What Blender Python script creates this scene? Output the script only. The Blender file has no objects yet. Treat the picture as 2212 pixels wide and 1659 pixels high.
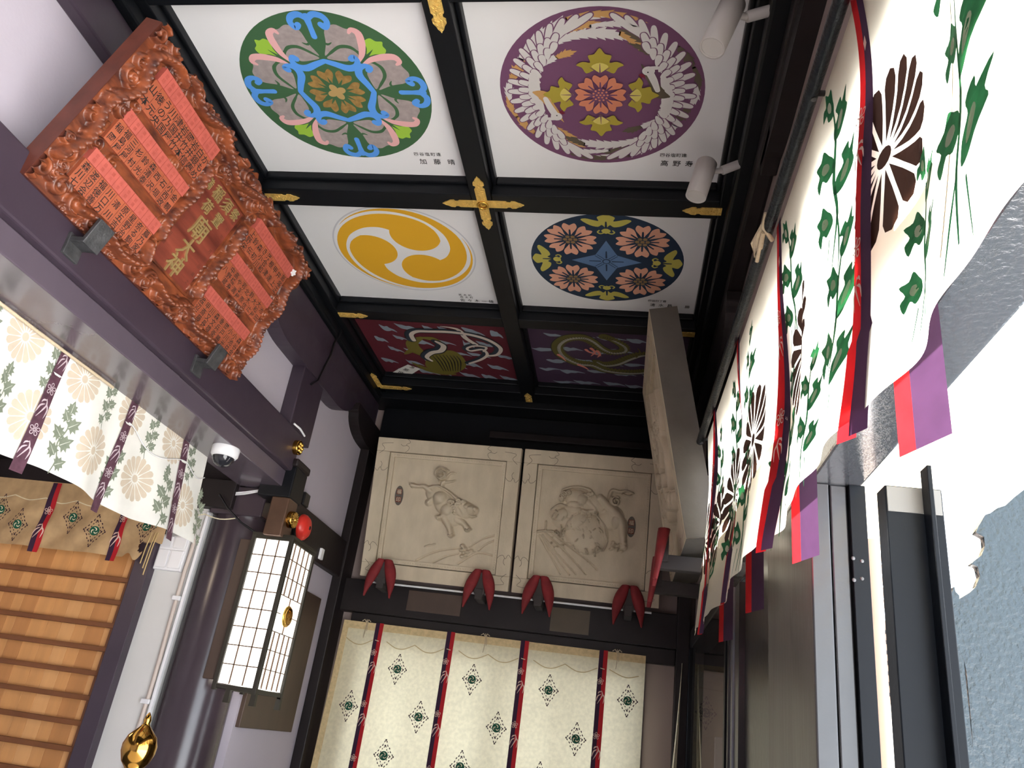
import bpy, bmesh, math, random
import numpy as np
from mathutils import Vector, Matrix
from mathutils.geometry import tessellate_polygon
random.seed(7); np.random.seed(7)
SC = bpy.context.scene
COL = SC.collection
PI = math.pi
sin, cos = math.sin, math.cos

# ------------------------------------------------------------------ camera
YAW, PITCH, ROLL, FPX = -0.176785675, 0.42823286, 0.142149907, 1702.58
CAM = np.array([0.0, 0.0, 1.5])
_f = np.array([sin(YAW)*cos(PITCH), cos(YAW)*cos(PITCH), sin(PITCH)])
_r = np.array([cos(YAW), -sin(YAW), 0.0]); _u = np.cross(_r, _f)
_r2 = cos(ROLL)*_r + sin(ROLL)*_u; _u2 = -sin(ROLL)*_r + cos(ROLL)*_u
CR = np.array([_r2, _u2, -_f])
cd = bpy.data.cameras.new('camera'); cam = bpy.data.objects.new('camera', cd); COL.objects.link(cam)
M4 = Matrix.Identity(4)
for i in range(3):
    for j in range(3): M4[i][j] = CR[j][i]
M4.translation = Vector(CAM); cam.matrix_world = M4
cd.sensor_width = 36.0; cd.lens = FPX*36.0/2212.0; cd.clip_start = 0.02; cd.clip_end = 200
SC.camera = cam
SC.view_settings.view_transform = 'Standard'; SC.view_settings.look = 'None'
SC.view_settings.gamma = 1.0; SC.view_settings.use_curve_mapping = False
SC.view_settings.exposure = 1.22

# ------------------------------------------------------------------ light
W = bpy.data.worlds.new('sky'); SC.world = W; W.use_nodes = True
nt = W.node_tree; bg = nt.nodes['Background']
bg.inputs['Color'].default_value = (0.80, 0.89, 1.0, 1); bg.inputs['Strength'].default_value = 3.4
sun = bpy.data.lights.new('sun', 'SUN'); sun.energy = 40.0; sun.angle = 0.02; sun.color = (1.0, 0.97, 0.93)
so = bpy.data.objects.new('sun', sun); COL.objects.link(so)
so.rotation_euler = Vector((-0.75, -0.30, -0.52)).to_track_quat('-Z', 'Y').to_euler()
def point(name, loc, e, col, r=0.12):
    l = bpy.data.lights.new(name, 'POINT'); l.energy = e; l.color = col; l.shadow_soft_size = r
    o = bpy.data.objects.new(name, l); COL.objects.link(o); o.location = loc; return o
point('altar_room_lamp', (-2.75, 2.2, 2.25), 5, (1.0, 0.80, 0.58))
point('hall_lamp', (-0.5, -1.6, 2.9), 5, (1.0, 0.84, 0.66), 0.25)

def at(ax, val, px, py):
    """point of the real plane (axis = value) seen along the photograph's ray"""
    d = CR.T @ np.array([(px-1106)/FPX, -(py-829.5)/FPX, -1.0])
    return CAM + (val-CAM[ax])/d[ax]*d

# ------------------------------------------------------------------ materials
def lin(c):
    return tuple((x/255/12.92 if x/255 <= 0.04045 else ((x/255+0.055)/1.055)**2.4) for x in c)
MATS = {}
def mat(name, rgb, rough=0.6, metal=0.0, var=0.0, scale=8.0, bump=0.0, bscale=60.0, spec=0.5, stretch=(1, 1, 1), coat=0.0, rgb2=None, rvar=0.0):
    m = bpy.data.materials.new(name); m.use_nodes = True; MATS[name] = m
    n = m.node_tree.nodes; l = m.node_tree.links; b = n['Principled BSDF']
    c = lin(rgb); b.inputs['Base Color'].default_value = (*c, 1)
    b.inputs['Roughness'].default_value = rough; b.inputs['Metallic'].default_value = metal
    b.inputs['Specular IOR Level'].default_value = spec
    if coat: b.inputs['Coat Weight'].default_value = coat; b.inputs['Coat Roughness'].default_value = 0.12
    if var or bump or rgb2 or rvar:
        tc = n.new('ShaderNodeTexCoord'); mp = n.new('ShaderNodeMapping'); mp.inputs['Scale'].default_value = stretch
        l.new(tc.outputs['Object'], mp.inputs['Vector'])
    if var or rgb2 or rvar:
        nz = n.new('ShaderNodeTexNoise'); nz.inputs['Scale'].default_value = scale; nz.inputs['Detail'].default_value = 6
        l.new(mp.outputs[0], nz.inputs['Vector'])
        if var or rgb2:
            rp = n.new('ShaderNodeValToRGB'); rp.color_ramp.elements[0].position = 0.3; rp.color_ramp.elements[1].position = 0.7
            c2 = lin(rgb2) if rgb2 else None
            a = tuple(x*(1-var) for x in c); bb = c2 if c2 else tuple(min(1, x*(1+var)) for x in c)
            rp.color_ramp.elements[0].color = (*a, 1); rp.color_ramp.elements[1].color = (*bb, 1)
            l.new(nz.outputs['Fac'], rp.inputs['Fac']); l.new(rp.outputs['Color'], b.inputs['Base Color'])
        if rvar:
            mr = n.new('ShaderNodeMapRange'); mr.inputs['From Min'].default_value = 0.3; mr.inputs['From Max'].default_value = 0.7
            mr.inputs['To Min'].default_value = rough-rvar; mr.inputs['To Max'].default_value = rough+rvar
            l.new(nz.outputs['Fac'], mr.inputs['Value']); l.new(mr.outputs[0], b.inputs['Roughness'])
    if bump:
        n2 = n.new('ShaderNodeTexNoise'); n2.inputs['Scale'].default_value = bscale; n2.inputs['Detail'].default_value = 3
        l.new(mp.outputs[0], n2.inputs['Vector'])
        bp = n.new('ShaderNodeBump'); bp.inputs['Strength'].default_value = bump; bp.inputs['Distance'].default_value = 0.01
        l.new(n2.outputs['Fac'], bp.inputs['Height']); l.new(bp.outputs['Normal'], b.inputs['Normal'])
    return m
def cloth(name, rgb, trans=0.45, var=0.05, scale=30, sheen=0.0, bump=0.0, rgb2=None):
    m = bpy.data.materials.new(name); m.use_nodes = True; MATS[name] = m
    n = m.node_tree.nodes; l = m.node_tree.links; n.remove(n['Principled BSDF'])
    d = n.new('ShaderNodeBsdfPrincipled'); d.inputs['Roughness'].default_value = 0.75; d.inputs['Specular IOR Level'].default_value = 0.25
    t = n.new('ShaderNodeBsdfTranslucent'); mx = n.new('ShaderNodeMixShader'); mx.inputs[0].default_value = trans
    tc = n.new('ShaderNodeTexCoord'); nz = n.new('ShaderNodeTexNoise'); nz.inputs['Scale'].default_value = scale; nz.inputs['Detail'].default_value = 5
    rp = n.new('ShaderNodeValToRGB'); c = lin(rgb); rp.color_ramp.elements[0].position = 0.35; rp.color_ramp.elements[1].position = 0.65
    rp.color_ramp.elements[0].color = (*[x*(1-var) for x in c], 1)
    rp.color_ramp.elements[1].color = (*(lin(rgb2) if rgb2 else [min(1, x*(1+var)) for x in c]), 1)
    l.new(tc.outputs['Object'], nz.inputs['Vector']); l.new(nz.outputs['Fac'], rp.inputs['Fac'])
    l.new(rp.outputs['Color'], d.inputs['Base Color']); l.new(rp.outputs['Color'], t.inputs['Color'])
    if bump:
        bp = n.new('ShaderNodeBump'); bp.inputs['Strength'].default_value = bump; bp.inputs['Distance'].default_value = 0.004
        l.new(nz.outputs['Fac'], bp.inputs['Height']); l.new(bp.outputs['Normal'], d.inputs['Normal'])
    l.new(d.outputs[0], mx.inputs[1]); l.new(t.outputs[0], mx.inputs[2])
    l.new(mx.outputs[0], n['Material Output'].inputs['Surface'])
    return m
def glow(name, rgb, s):
    m = bpy.data.materials.new(name); m.use_nodes = True; MATS[name] = m
    b = m.node_tree.nodes['Principled BSDF']
    b.inputs['Base Color'].default_value = (*lin(rgb), 1); b.inputs['Emission Color'].default_value = (*lin(rgb), 1)
    b.inputs['Emission Strength'].default_value = s
    return m

mat('black_lacquer', (15, 17, 21), 0.42, var=0.25, scale=3, bump=0.05, bscale=20, stretch=(1, .2, 1), spec=0.25)
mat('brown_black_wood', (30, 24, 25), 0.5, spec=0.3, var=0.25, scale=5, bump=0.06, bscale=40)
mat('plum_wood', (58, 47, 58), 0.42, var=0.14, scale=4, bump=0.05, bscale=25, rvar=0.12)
mat('plum_gloss', (58, 48, 54), 0.24, var=0.10, scale=4, bump=0.03, bscale=14)
mat('plum_gloss_lit', (86, 76, 86), 0.26, var=0.08, scale=4, bump=0.03, bscale=14, coat=0.4)  # same paint as plum_gloss, lightened: the underside sheen put into colour
mat('plaster', (176, 168, 178), 0.9, var=0.03, scale=3, bump=0.05, bscale=90)
mat('plaster_tan', (142, 126, 122), 0.9, var=0.04, scale=3)
mat('white_paint', (205, 203, 200), 0.6, var=0.03, scale=5)
mat('plastic_white', (225, 224, 226), 0.35)
mat('plastic_black', (16, 16, 18), 0.3)
mat('floor_wood', (66, 62, 62), 0.6, var=0.15, scale=4, stretch=(6, 1, 1))
mat('paving', (200, 200, 200), 0.9, var=0.08, scale=3)
mat('board_white', (228, 227, 228), 0.75, var=0.015, scale=2.5)
mat('gold', (240, 200, 110), 0.42, 0.45, var=0.12, scale=30, bump=0.8, bscale=110)
mat('gold_plain', (226, 180, 84), 0.25, 0.8)
mat('brass', (196, 150, 72), 0.12, 1.0)
mat('copper', (96, 72, 58), 0.32, 0.5, var=0.2, scale=12)
mat('iron', (88, 88, 90), 0.55, 0.7, var=0.3, scale=30, bump=0.3, bscale=80)
mat('steel_rod', (40, 44, 50), 0.28, 0.6, var=0.3, scale=60, bump=0.25, bscale=140)
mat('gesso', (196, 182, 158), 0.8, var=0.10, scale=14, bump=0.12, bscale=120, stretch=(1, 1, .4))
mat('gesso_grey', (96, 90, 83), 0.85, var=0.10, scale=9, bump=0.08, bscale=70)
mat('seal_red', (112, 62, 44), 0.7)
mat('keyaki', (78, 38, 29), 0.38, var=0.30, scale=34, bump=0.1, bscale=120, stretch=(1, .35, 1), rgb2=(142, 74, 42))
mat('keyaki_dark', (104, 44, 34), 0.4, var=0.28, scale=14, stretch=(1, .25, 2.5), rgb2=(138, 66, 50))
mat('keyaki_side', (96, 48, 36), 0.5, var=0.25, scale=18)
mat('salmon_band', (174, 84, 72), 0.6, var=0.10, scale=40)
mat('orange_board', (158, 82, 54), 0.55, var=0.12, scale=18, stretch=(1, .3, 1))
mat('ink', (22, 20, 20), 0.6)
mat('ink_red', (150, 66, 54), 0.6)
mat('gilt', (190, 164, 110), 0.35, 0.6)
mat('red_cloth', (122, 28, 32), 0.75, var=0.2, scale=20)
mat('dark_cloth', (58, 52, 50), 0.85)
mat('straw', (186, 160, 110), 0.8)
mat('conduit_cream', (196, 182, 172), 0.5)
mat('slat_wood', (196, 140, 84), 0.55, var=0.16, scale=3.0, stretch=(5, 1, .6))
mat('slat_bar', (112, 66, 32), 0.5, var=0.15, scale=8)
mat('lantern_frame', (40, 36, 26), 0.55)
mat('lantern_bar', (96, 70, 50), 0.6)
mat('board_brown', (70, 54, 44), 0.5, var=0.15, scale=10, stretch=(1, 1, .3))
mat('board_dull', (82, 70, 54), 0.55, var=0.12, scale=9)
mat('alarm_red', (214, 52, 42), 0.35)
mat('door_black', (98, 96, 93), 0.42, var=0.10, scale=5, bump=0.10, bscale=50, stretch=(1, 1, .15), rvar=0.08)
mat('door_gloss', (44, 44, 46), 0.28, bump=0.08, bscale=35)
mat('lintel_gloss', (50, 52, 56), 0.20, bump=0.30, bscale=70, spec=1.0, coat=1.0)
mat('leaf_black', (9, 12, 17), 0.38, bump=0.05, bscale=40, spec=0.12)
mat('stile_grey', (120, 124, 132), 0.22, 0.3)
mat('hammered_blue', (40, 50, 56), 0.30, bump=0.6, bscale=55, rvar=0.06, spec=0.3)
mat('soffit', (250, 240, 205), 0.9, var=0.03, scale=4)
mat('stucco', (226, 220, 204), 0.95, var=0.12, scale=60, bump=0.4, bscale=120)
mat('eave_wood', (130, 108, 92), 0.7, var=0.15, scale=8)
mat('pipe_brown', (120, 96, 82), 0.4)
mat('rope', (196, 178, 150), 0.85, bump=0.4, bscale=150)
mat('spot_white', (196, 192, 188), 0.4)
mat('lens', (214, 212, 206), 0.3)
glow('shoji_lit', (255, 250, 240), .95)
g = mat('glass', (255, 255, 255), 0.0); gb = g.node_tree.nodes['Principled BSDF']
gb.inputs['Transmission Weight'].default_value = 1.0; gb.inputs['IOR'].default_value = 1.2; gb.inputs['Base Color'].default_value = (.82, .82, .8, 1)
g = mat('smoke_glass', (255, 255, 255), 0.03); gb = g.node_tree.nodes['Principled BSDF']
gb.inputs['Base Color'].default_value = (.02, .02, .025, 1)
cloth('maku_white', (252, 244, 224), 0.65, var=0.03, scale=6)
cloth('maku_green', (40, 104, 66), 0.22, var=0.2, scale=40)
cloth('maku_brown', (74, 50, 42), 0.12, var=0.06)
cloth('band_red', (196, 30, 36), 0.25, var=0.08)
cloth('band_plum', (66, 42, 68), 0.20, var=0.06)
cloth('band_pale', (220, 190, 175), 0.15)
cloth('brocade_white', (244, 243, 236), 0.25, var=0.03, scale=12, bump=0.2)
cloth('brocade_green', (132, 140, 122), 0.1, var=0.10, scale=60)
cloth('brocade_pale', (214, 216, 204), 0.15)
cloth('brocade_beige', (216, 202, 182), 0.2, var=0.04)
cloth('brocade_plum', (88, 58, 70), 0.1, var=0.22, scale=40)
cloth('brocade_thread', (202, 184, 190), 0.1)
cloth('linen', (222, 212, 180), 0.20, var=0.06, scale=55, bump=0.3)
cloth('linen_top', (212, 188, 142), 0.15, var=0.10, scale=60, bump=0.5)
cloth('linen_thread', (186, 164, 120), 0.1)
cloth('emblem_dark', (56, 34, 42), 0.05)
cloth('emblem_green', (22, 78, 58), 0.05)
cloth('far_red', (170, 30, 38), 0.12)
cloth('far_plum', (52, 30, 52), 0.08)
cloth('tan_silk', (186, 156, 116), 0.2, var=0.12, scale=16, bump=0.4)
P = {}
for k, c in dict(green=(58, 96, 62), blue=(84, 150, 228), pink=(224, 170, 170), lime=(150, 190, 62), goldb=(150, 118, 62), goldl=(176, 146, 92),
                 purple=(112, 70, 102), feather=(208, 204, 202), feather_gold=(196, 150, 92), feather_dark=(92, 82, 66), salmon=(206, 128, 98), olive=(166, 150, 52), olive_l=(206, 190, 100),
                 ochre=(226, 170, 34), navy=(26, 46, 70), peach=(224, 164, 138), steel=(88, 118, 158), khaki=(188, 178, 84), hexb=(140, 112, 72),
                 maroon=(88, 20, 34), cloudb=(132, 144, 156), turtle=(106, 96, 32), snake=(36, 46, 58), belly=(196, 184, 172), plumd=(66, 45, 68),  # maroon, cloudb, plumd and dragon tones darkened: dim far end put into colour
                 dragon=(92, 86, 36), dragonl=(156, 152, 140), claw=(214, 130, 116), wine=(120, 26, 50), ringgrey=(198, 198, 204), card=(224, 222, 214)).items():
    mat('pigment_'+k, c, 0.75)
mat('pigment_silver', (158, 146, 144), 0.6, var=0.14, scale=45)
mat('pigment_bronze', (150, 118, 66), 0.5, var=0.30, scale=50)

# ------------------------------------------------------------------ mesh helpers
class Frame:
    def __init__(s, O, U, V, N): s.O, s.U, s.V, s.N = [np.array(x, float) for x in (O, U, V, N)]
    def __call__(s, u, v, w=0.0): return s.O + u*s.U + v*s.V + w*s.N
class MB:
    def __init__(s): s.v = []; s.f = []; s.m = []; s.s = []; s.names = []
    def mi(s, name):
        if name not in s.names: s.names.append(name)
        return s.names.index(name)
    def add(s, pts, faces, m, smooth=False):
        b = len(s.v); k = s.mi(m); s.v.extend([tuple(map(float, p)) for p in pts])
        for f in faces: s.f.append([b+i for i in f]); s.m.append(k); s.s.append(smooth)
        return s
    def box(s, x0, x1, y0, y1, z0, z1, m):
        p = [(x, y, z) for z in (z0, z1) for y in (y0, y1) for x in (x0, x1)]
        return s.add(p, [(0, 2, 3, 1), (4, 5, 7, 6), (0, 1, 5, 4), (2, 6, 7, 3), (0, 4, 6, 2), (1, 3, 7, 5)], m)
    def fbox(s, fr, u0, u1, v0, v1, w0, w1, m):
        p = [fr(u, v, w) for w in (w0, w1) for v in (v0, v1) for u in (u0, u1)]
        return s.add(p, [(0, 2, 3, 1), (4, 5, 7, 6), (0, 1, 5, 4), (2, 6, 7, 3), (0, 4, 6, 2), (1, 3, 7, 5)], m)
    def poly(s, fr, pts, m, w=0.0):
        if isinstance(pts, Strip):
            for i, q in enumerate(pts.polys): s.poly(fr, q, m, w+i*3e-6)
            return s
        if area(pts) < 0: pts = pts[::-1]
        return s.add([fr(a, b, w) for a, b in pts], [list(range(len(pts)))], m)
    def prism(s, fr, pts, w0, w1, m, ms=None):
        if area(pts) < 0: pts = pts[::-1]
        n = len(pts)
        s.add([fr(a, b, w1) for a, b in pts], [list(range(n))], m)
        s.add([fr(a, b, w0) for a, b in pts], [list(range(n))[::-1]], m)
        p = [fr(a, b, w0) for a, b in pts]+[fr(a, b, w1) for a, b in pts]
        return s.add(p, [(i, (i+1) % n, n+(i+1) % n, n+i) for i in range(n)], ms or m)
    def tube(s, path, r, m, n=10, caps=True):
        P_ = [np.array(p, float) for p in path]; K = len(P_); R_ = r if hasattr(r, '__len__') else [r]*K
        up = None; pts = []
        for i in range(K):
            t = P_[min(i+1, K-1)]-P_[max(i-1, 0)]; t = t/np.linalg.norm(t)
            if up is None:
                a = np.array([0, 0, 1.]) if abs(t[2]) < .9 else np.array([1., 0, 0]); up = np.cross(t, a)
            up = up-t*(up@t); up /= np.linalg.norm(up); w = np.cross(t, up)
            for k in range(n):
                q = 2*PI*k/n; pts.append(P_[i]+R_[i]*(cos(q)*up+sin(q)*w))
        F = [(i*n+k, i*n+(k+1) % n, (i+1)*n+(k+1) % n, (i+1)*n+k) for i in range(K-1) for k in range(n)]
        s.add(pts, F, m, True)
        if caps:
            s.add(pts[:n], [list(range(n))[::-1]], m); s.add(pts[-n:], [list(range(n))], m)
        return s
    def lathe(s, O, axis, prof, m, n=24, smooth=True):
        """prof: (radius, height) pairs along axis"""
        ax = np.array(axis, float); ax /= np.linalg.norm(ax); a = np.array([0, 0, 1.]) if abs(ax[2]) < .9 else np.array([1., 0, 0])
        e1 = np.cross(ax, a); e1 /= np.linalg.norm(e1); e2 = np.cross(ax, e1); O = np.array(O, float)
        pts = [O+ax*h+r*(cos(2*PI*k/n)*e1+sin(2*PI*k/n)*e2) for r, h in prof for k in range(n)]
        K = len(prof)
        s.add(pts, [(i*n+k, i*n+(k+1) % n, (i+1)*n+(k+1) % n, (i+1)*n+k) for i in range(K-1) for k in range(n)], m, smooth)
        if prof[0][0] > 1e-5: s.add(pts[:n], [list(range(n))[::-1]], m)
        if prof[-1][0] > 1e-5: s.add(pts[-n:], [list(range(n))], m)
        return s
    def grid(s, fn, nu, nv, m, smooth=True, hole=None):
        pts = [fn(i/nu, j/nv) for j in range(nv+1) for i in range(nu+1)]; a = nu+1
        return s.add(pts, [(j*a+i, j*a+i+1, (j+1)*a+i+1, (j+1)*a+i) for j in range(nv) for i in range(nu) if hole is None or not hole(*pts[j*a+i])], m, smooth)
    def decal(s, pts, fn, m, lift, maxe=0.03):
        """flat figure laid on a curved cloth: fn(u,v,lift) -> point"""
        if isinstance(pts, Strip):
            for i, q in enumerate(pts.polys): s.decal(q, fn, m, lift+i*2e-6, maxe)
            return s
        for t in tessellate_polygon([[Vector((a, b, 0)) for a, b in pts]]):
            st = [tuple(pts[i] for i in t)]
            while st:
                a, b, c = st.pop()
                e = [(math.dist(a, b), 0), (math.dist(b, c), 1), (math.dist(c, a), 2)]; L, k = max(e)
                if L > maxe:
                    if k == 1: a, b, c = b, c, a
                    elif k == 2: a, b, c = c, a, b
                    h = ((a[0]+b[0])/2, (a[1]+b[1])/2); st.append((a, h, c)); st.append((h, b, c))
                else:
                    s.add([fn(*a, lift), fn(*b, lift), fn(*c, lift)], [(0, 1, 2)], m)
        return s
    def text(s, ch, fr, u, v, size, m, w=0.0, depth=0.0, rot=0.0, sx=1.0):
        vs, fs = glyph(ch); c, q = cos(rot), sin(rot)
        def T(x, y, ww): x, y = (x-.5)*size*sx, (y-.38)*size; return fr(u+c*x-q*y, v+q*x+c*y, ww)
        s.add([T(x, y, w+depth) for x, y in vs], fs, m)
        if depth:
            ed = {}
            for f in fs:
                for i in range(len(f)):
                    a, b = f[i], f[(i+1) % len(f)]
                    ed[(a, b)] = 1
            for (a, b) in ed:
                if (b, a) not in ed:
                    s.add([T(*vs[a], w), T(*vs[b], w), T(*vs[b], w+depth), T(*vs[a], w+depth)], [(0, 1, 2, 3)], m)
        return s
    def build(s, name, parent=None, bevel=0.0, seg=2, origin=None):
        me = bpy.data.meshes.new(name)
        V = np.array(s.v, float)
        if parent is not None: o0 = WORLD[parent.name]
        elif origin is not None: o0 = np.array(origin, float)
        else: o0 = np.array([(V[:, 0].min()+V[:, 0].max())/2, (V[:, 1].min()+V[:, 1].max())/2, V[:, 2].min()])
        me.from_pydata([tuple(p) for p in (V-o0)], [], s.f)
        for k in s.names: me.materials.append(MATS[k])
        me.polygons.foreach_set('material_index', s.m); me.polygons.foreach_set('use_smooth', s.s)
        me.update()
        o = bpy.data.objects.new(name, me); COL.objects.link(o)
        if parent is not None: o.parent = parent; WORLD[o.name] = o0
        else: o.location = Vector(o0); WORLD[o.name] = o0
        if bevel:
            b = o.modifiers.new('bevel', 'BEVEL'); b.width = bevel; b.segments = seg; b.limit_method = 'ANGLE'; b.angle_limit = 0.6
        return o
WORLD = {}
def area(p): return 0.5*sum(p[i][0]*p[(i+1) % len(p)][1]-p[(i+1) % len(p)][0]*p[i][1] for i in range(len(p)))
_G = {}
def glyph(ch):
    if ch not in _G:
        c = bpy.data.curves.new('g', 'FONT'); c.body = ch; c.size = 1; c.resolution_u = 2; c.offset = .009
        o = bpy.data.objects.new('g', c); COL.objects.link(o); bpy.context.view_layer.update()
        dg = bpy.context.evaluated_depsgraph_get(); m = bpy.data.meshes.new_from_object(o.evaluated_get(dg))
        _G[ch] = ([(v.co.x, v.co.y) for v in m.vertices], [list(p.vertices) for p in m.polygons])
        bpy.data.objects.remove(o); bpy.data.curves.remove(c); bpy.data.meshes.remove(m)
    return _G[ch]
def thing(name, loc, label, cat, group=None):
    o = bpy.data.objects.new(name, None); COL.objects.link(o); o.location = Vector(loc); o.empty_display_size = .05
    WORLD[o.name] = np.array(loc, float); o['label'] = label; o['category'] = cat
    if group: o['group'] = group
    return o
def tag(o, label, cat, group=None, kind=None):
    o['label'] = label; o['category'] = cat
    if group: o['group'] = group
    if kind: o['kind'] = kind
    return o
def struct(o, label=None, cat=None):
    o['kind'] = 'structure'
    if label: o['label'] = label; o['category'] = cat
    return o
# ---- 2D figures
def smooth(p, n=6, closed=True):
    K = len(p); out = []
    for i in range(K if closed else K-1):
        a, b, c, d = (p[(i-1) % K], p[i], p[(i+1) % K], p[(i+2) % K]) if closed else (p[max(i-1, 0)], p[i], p[i+1], p[min(i+2, K-1)])
        for k in range(n):
            t = k/n
            out.append(tuple(.5*(2*b[j]+(c[j]-a[j])*t+(2*a[j]-5*b[j]+4*c[j]-d[j])*t*t+(3*b[j]-a[j]-3*c[j]+d[j])*t**3) for j in (0, 1)))
    if not closed: out.append(p[-1])
    return out
def stroke(p, w, n=6, ends=True):
    """band along a path, width list or number"""
    q = smooth(p, n, False); K = len(q)
    ws = [w]*K if not hasattr(w, '__len__') else [np.interp(i/(K-1), np.linspace(0, 1, len(w)), w) for i in range(K)]
    L, R = [], []
    for i in range(K):
        a, b = q[max(i-1, 0)], q[min(i+1, K-1)]; t = math.atan2(b[1]-a[1], b[0]-a[0])
        L.append((q[i][0]-sin(t)*ws[i]/2, q[i][1]+cos(t)*ws[i]/2)); R.append((q[i][0]+sin(t)*ws[i]/2, q[i][1]-cos(t)*ws[i]/2))
    S = Strip([[L[i], R[i], R[i+1], L[i+1]] for i in range(K-1)])
    if ends:
        for e in (0, -1): S.polys.append(circle(q[e][0], q[e][1], ws[e]/2, 10))
    return S
class Strip:
    """a painted band: its pieces"""
    def __init__(s, polys): s.polys = polys
def circle(cx, cy, r, n=32, ry=None): return [(cx+r*cos(2*PI*k/n), cy+(ry or r)*sin(2*PI*k/n)) for k in range(n)]
def xf(p, ang=0.0, s=1.0, dx=0.0, dy=0.0, sx=1.0):
    if isinstance(p, Strip): return Strip([xf(q, ang, s, dx, dy, sx) for q in p.polys])
    c, q = cos(ang), sin(ang); return [(dx+s*(c*x*sx-q*y), dy+s*(q*x*sx+c*y)) for x, y in p]
def mirror(p): return Strip([mirror(q) for q in p.polys]) if isinstance(p, Strip) else [(-x, y) for x, y in p]

# ================================================================== SETTING
_tn = [0]
def trim(mb, bevel=0.004):
    _tn[0] += 1; return struct(mb.build('trim_%d' % _tn[0], bevel=bevel))
def tbox(x0, x1, y0, y1, z0, z1, m, bevel=0.004): return trim(MB().box(x0, x1, y0, y1, z0, z1, m), bevel)
ZB, ZP = 3.50, 3.58          # underside of the coffer beams, face of the painted boards
XL, YF, XR = -1.75, 4.80, 0.40
YN = -3.0                    # the hall goes on behind the camera
struct(MB().box(-4.2, .62, YN, 4.95, -.12, 0, 'floor_wood').build('floor'))
struct(MB().box(.62, 14, -10, 16, -.14, -.02, 'paving').build('ground'))
struct(MB().box(-1.95, .55, YN, 4.95, 3.62, 3.72, 'black_lacquer').build('ceiling'))
struct(MB().box(-4.2, .62, YN-.12, YN, 0, 3.62, 'plaster').build('wall_back'))
# left wall: plaster above the lintel, plaster panel beyond the column
w = MB().box(-1.90, XL, YN, 4.92, 2.50, 3.62, 'plaster').box(-1.90, XL, 3.80, 4.92, 0, 2.50, 'plaster')
struct(w.build('wall_left'))
# altar room beyond the left wall
struct(MB().box(-4.1, -1.9, YN, 3.60, 2.50, 2.56, 'brown_black_wood').build('ceiling_altar_room'))
struct(MB().box(-4.2, -4.1, YN, 3.70, 0, 2.56, 'plaster').build('wall_altar_left'))
w = MB().box(-2.225, -2.04, 3.55, 3.64, 0, 2.36, 'white_paint').box(-4.1, -2.225, 3.55, 3.64, 2.40, 2.50, 'brown_black_wood')
struct(w.build('wall_altar_end'))
tbox(-4.1, -1.90, 3.49, 3.64, 2.36, 2.50, 'brown_black_wood')
tbox(-2.305, -2.222, 3.50, 3.66, 0, 2.40, 'plum_wood')
# far wall with the window opening behind the curtain
w = MB()
w.box(-1.90, -1.52, YF, YF+.12, 0, 3.62, 'plaster_tan').box(.10, XR, YF, YF+.12, 0, 3.62, 'plaster_tan')
w.box(-1.52, .10, YF, YF+.12, 1.93, 3.62, 'plaster_tan').box(-1.52, .10, YF, YF+.12, 0, .75, 'plaster_tan')
struct(w.build('wall_far'))
wf = MB(); wf.box(-1.5, .08, YF-.02, YF+.1, 1.91, 1.96, 'brown_black_wood').box(-1.56, -1.50, YF-.02, YF+.1, .75, 2.03, 'brown_black_wood').box(.08, .14, YF-.02, YF+.1, .75, 2.03, 'brown_black_wood')
wf.box(-1.5, .08, YF-.02, YF+.1, .71, .77, 'brown_black_wood')
for x in (-1.12, -.735, -.70, -.32): wf.box(x, x+.035, YF, YF+.05, .77, 2.03, 'brown_black_wood')
for z in (1.02, 1.33, 1.66): wf.box(-1.5, .08, YF, YF+.04, z, z+.03, 'brown_black_wood')
struct(wf.build('window_1', bevel=.003))
# right wall: plaster above, transom opening behind the maku, solid near the far corner
w = MB().box(XR, XR+.12, YN, 4.92, 2.64, 3.62, 'plaster_tan').box(XR, XR+.12, 3.30, 4.92, 2.20, 2.64, 'plaster_tan')
w.box(XR, XR+.12, YN, -1.9, 0, 2.64, 'plaster_tan')
struct(w.build('wall_right'))
tbox(XR, XR+.115, -1.9, 3.30, 2.14, 2.27, 'lintel_gloss', .006)
tbox(XR-.01, XR+.115, -1.9, 3.30, 2.59, 2.65, 'black_lacquer')
for y in (-.6, .55, 2.45): tbox(XR+.03, XR+.09, y, y+.05, 2.27, 2.59, 'black_lacquer')
tbox(.372, .49, 3.26, 4.80, 2.12, 2.22, 'brown_black_wood')
# ---- ceiling coffer: beams with stepped mouldings
BX = [(-1.75, -1.640), (-.732, -.645), (.258, .40)]
BY = [(1.50, 1.615), (2.515, 2.625), (3.52, 3.61), (4.44, 4.58)]
BY0 = [(.50, .61), (-.5, -.39), (-1.5, -1.39)]
for x0, x1 in BX: tbox(x0, x1, YN, 4.58, ZB, 3.63, 'black_lacquer')
for y0, y1 in BY0+BY:
    tbox(-1.640, -.732, y0, y1, ZB, 3.63, 'black_lacquer'); tbox(-.645, .258, y0, y1, ZB, 3.63, 'black_lacquer')
def moulding(x0, x1, y0, y1):
    m = MB(); z0, z1, k = 3.548, 3.59, .016
    m.box(x0, x0+k, y0, y1, z0, z1, 'black_lacquer').box(x1-k, x1, y0, y1, z0, z1, 'black_lacquer')
    m.box(x0+k, x1-k, y0, y0+k, z0, z1, 'black_lacquer').box(x0+k, x1-k, y1-k, y1, z0, z1, 'black_lacquer')
    trim(m, .005)
CELLS = {}
ys = [(.61, 1.50), (1.615, 2.515), (2.625, 3.52), (3.61, 4.44)]
for r, (y0, y1) in enumerate(ys):
    for c, (x0, x1) in enumerate(((-1.640, -.732), (-.645, .258))):
        moulding(x0, x1, y0, y1); CELLS[(r, c)] = (x0+.004, x1-.004, y0+.004, y1-.004)
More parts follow.
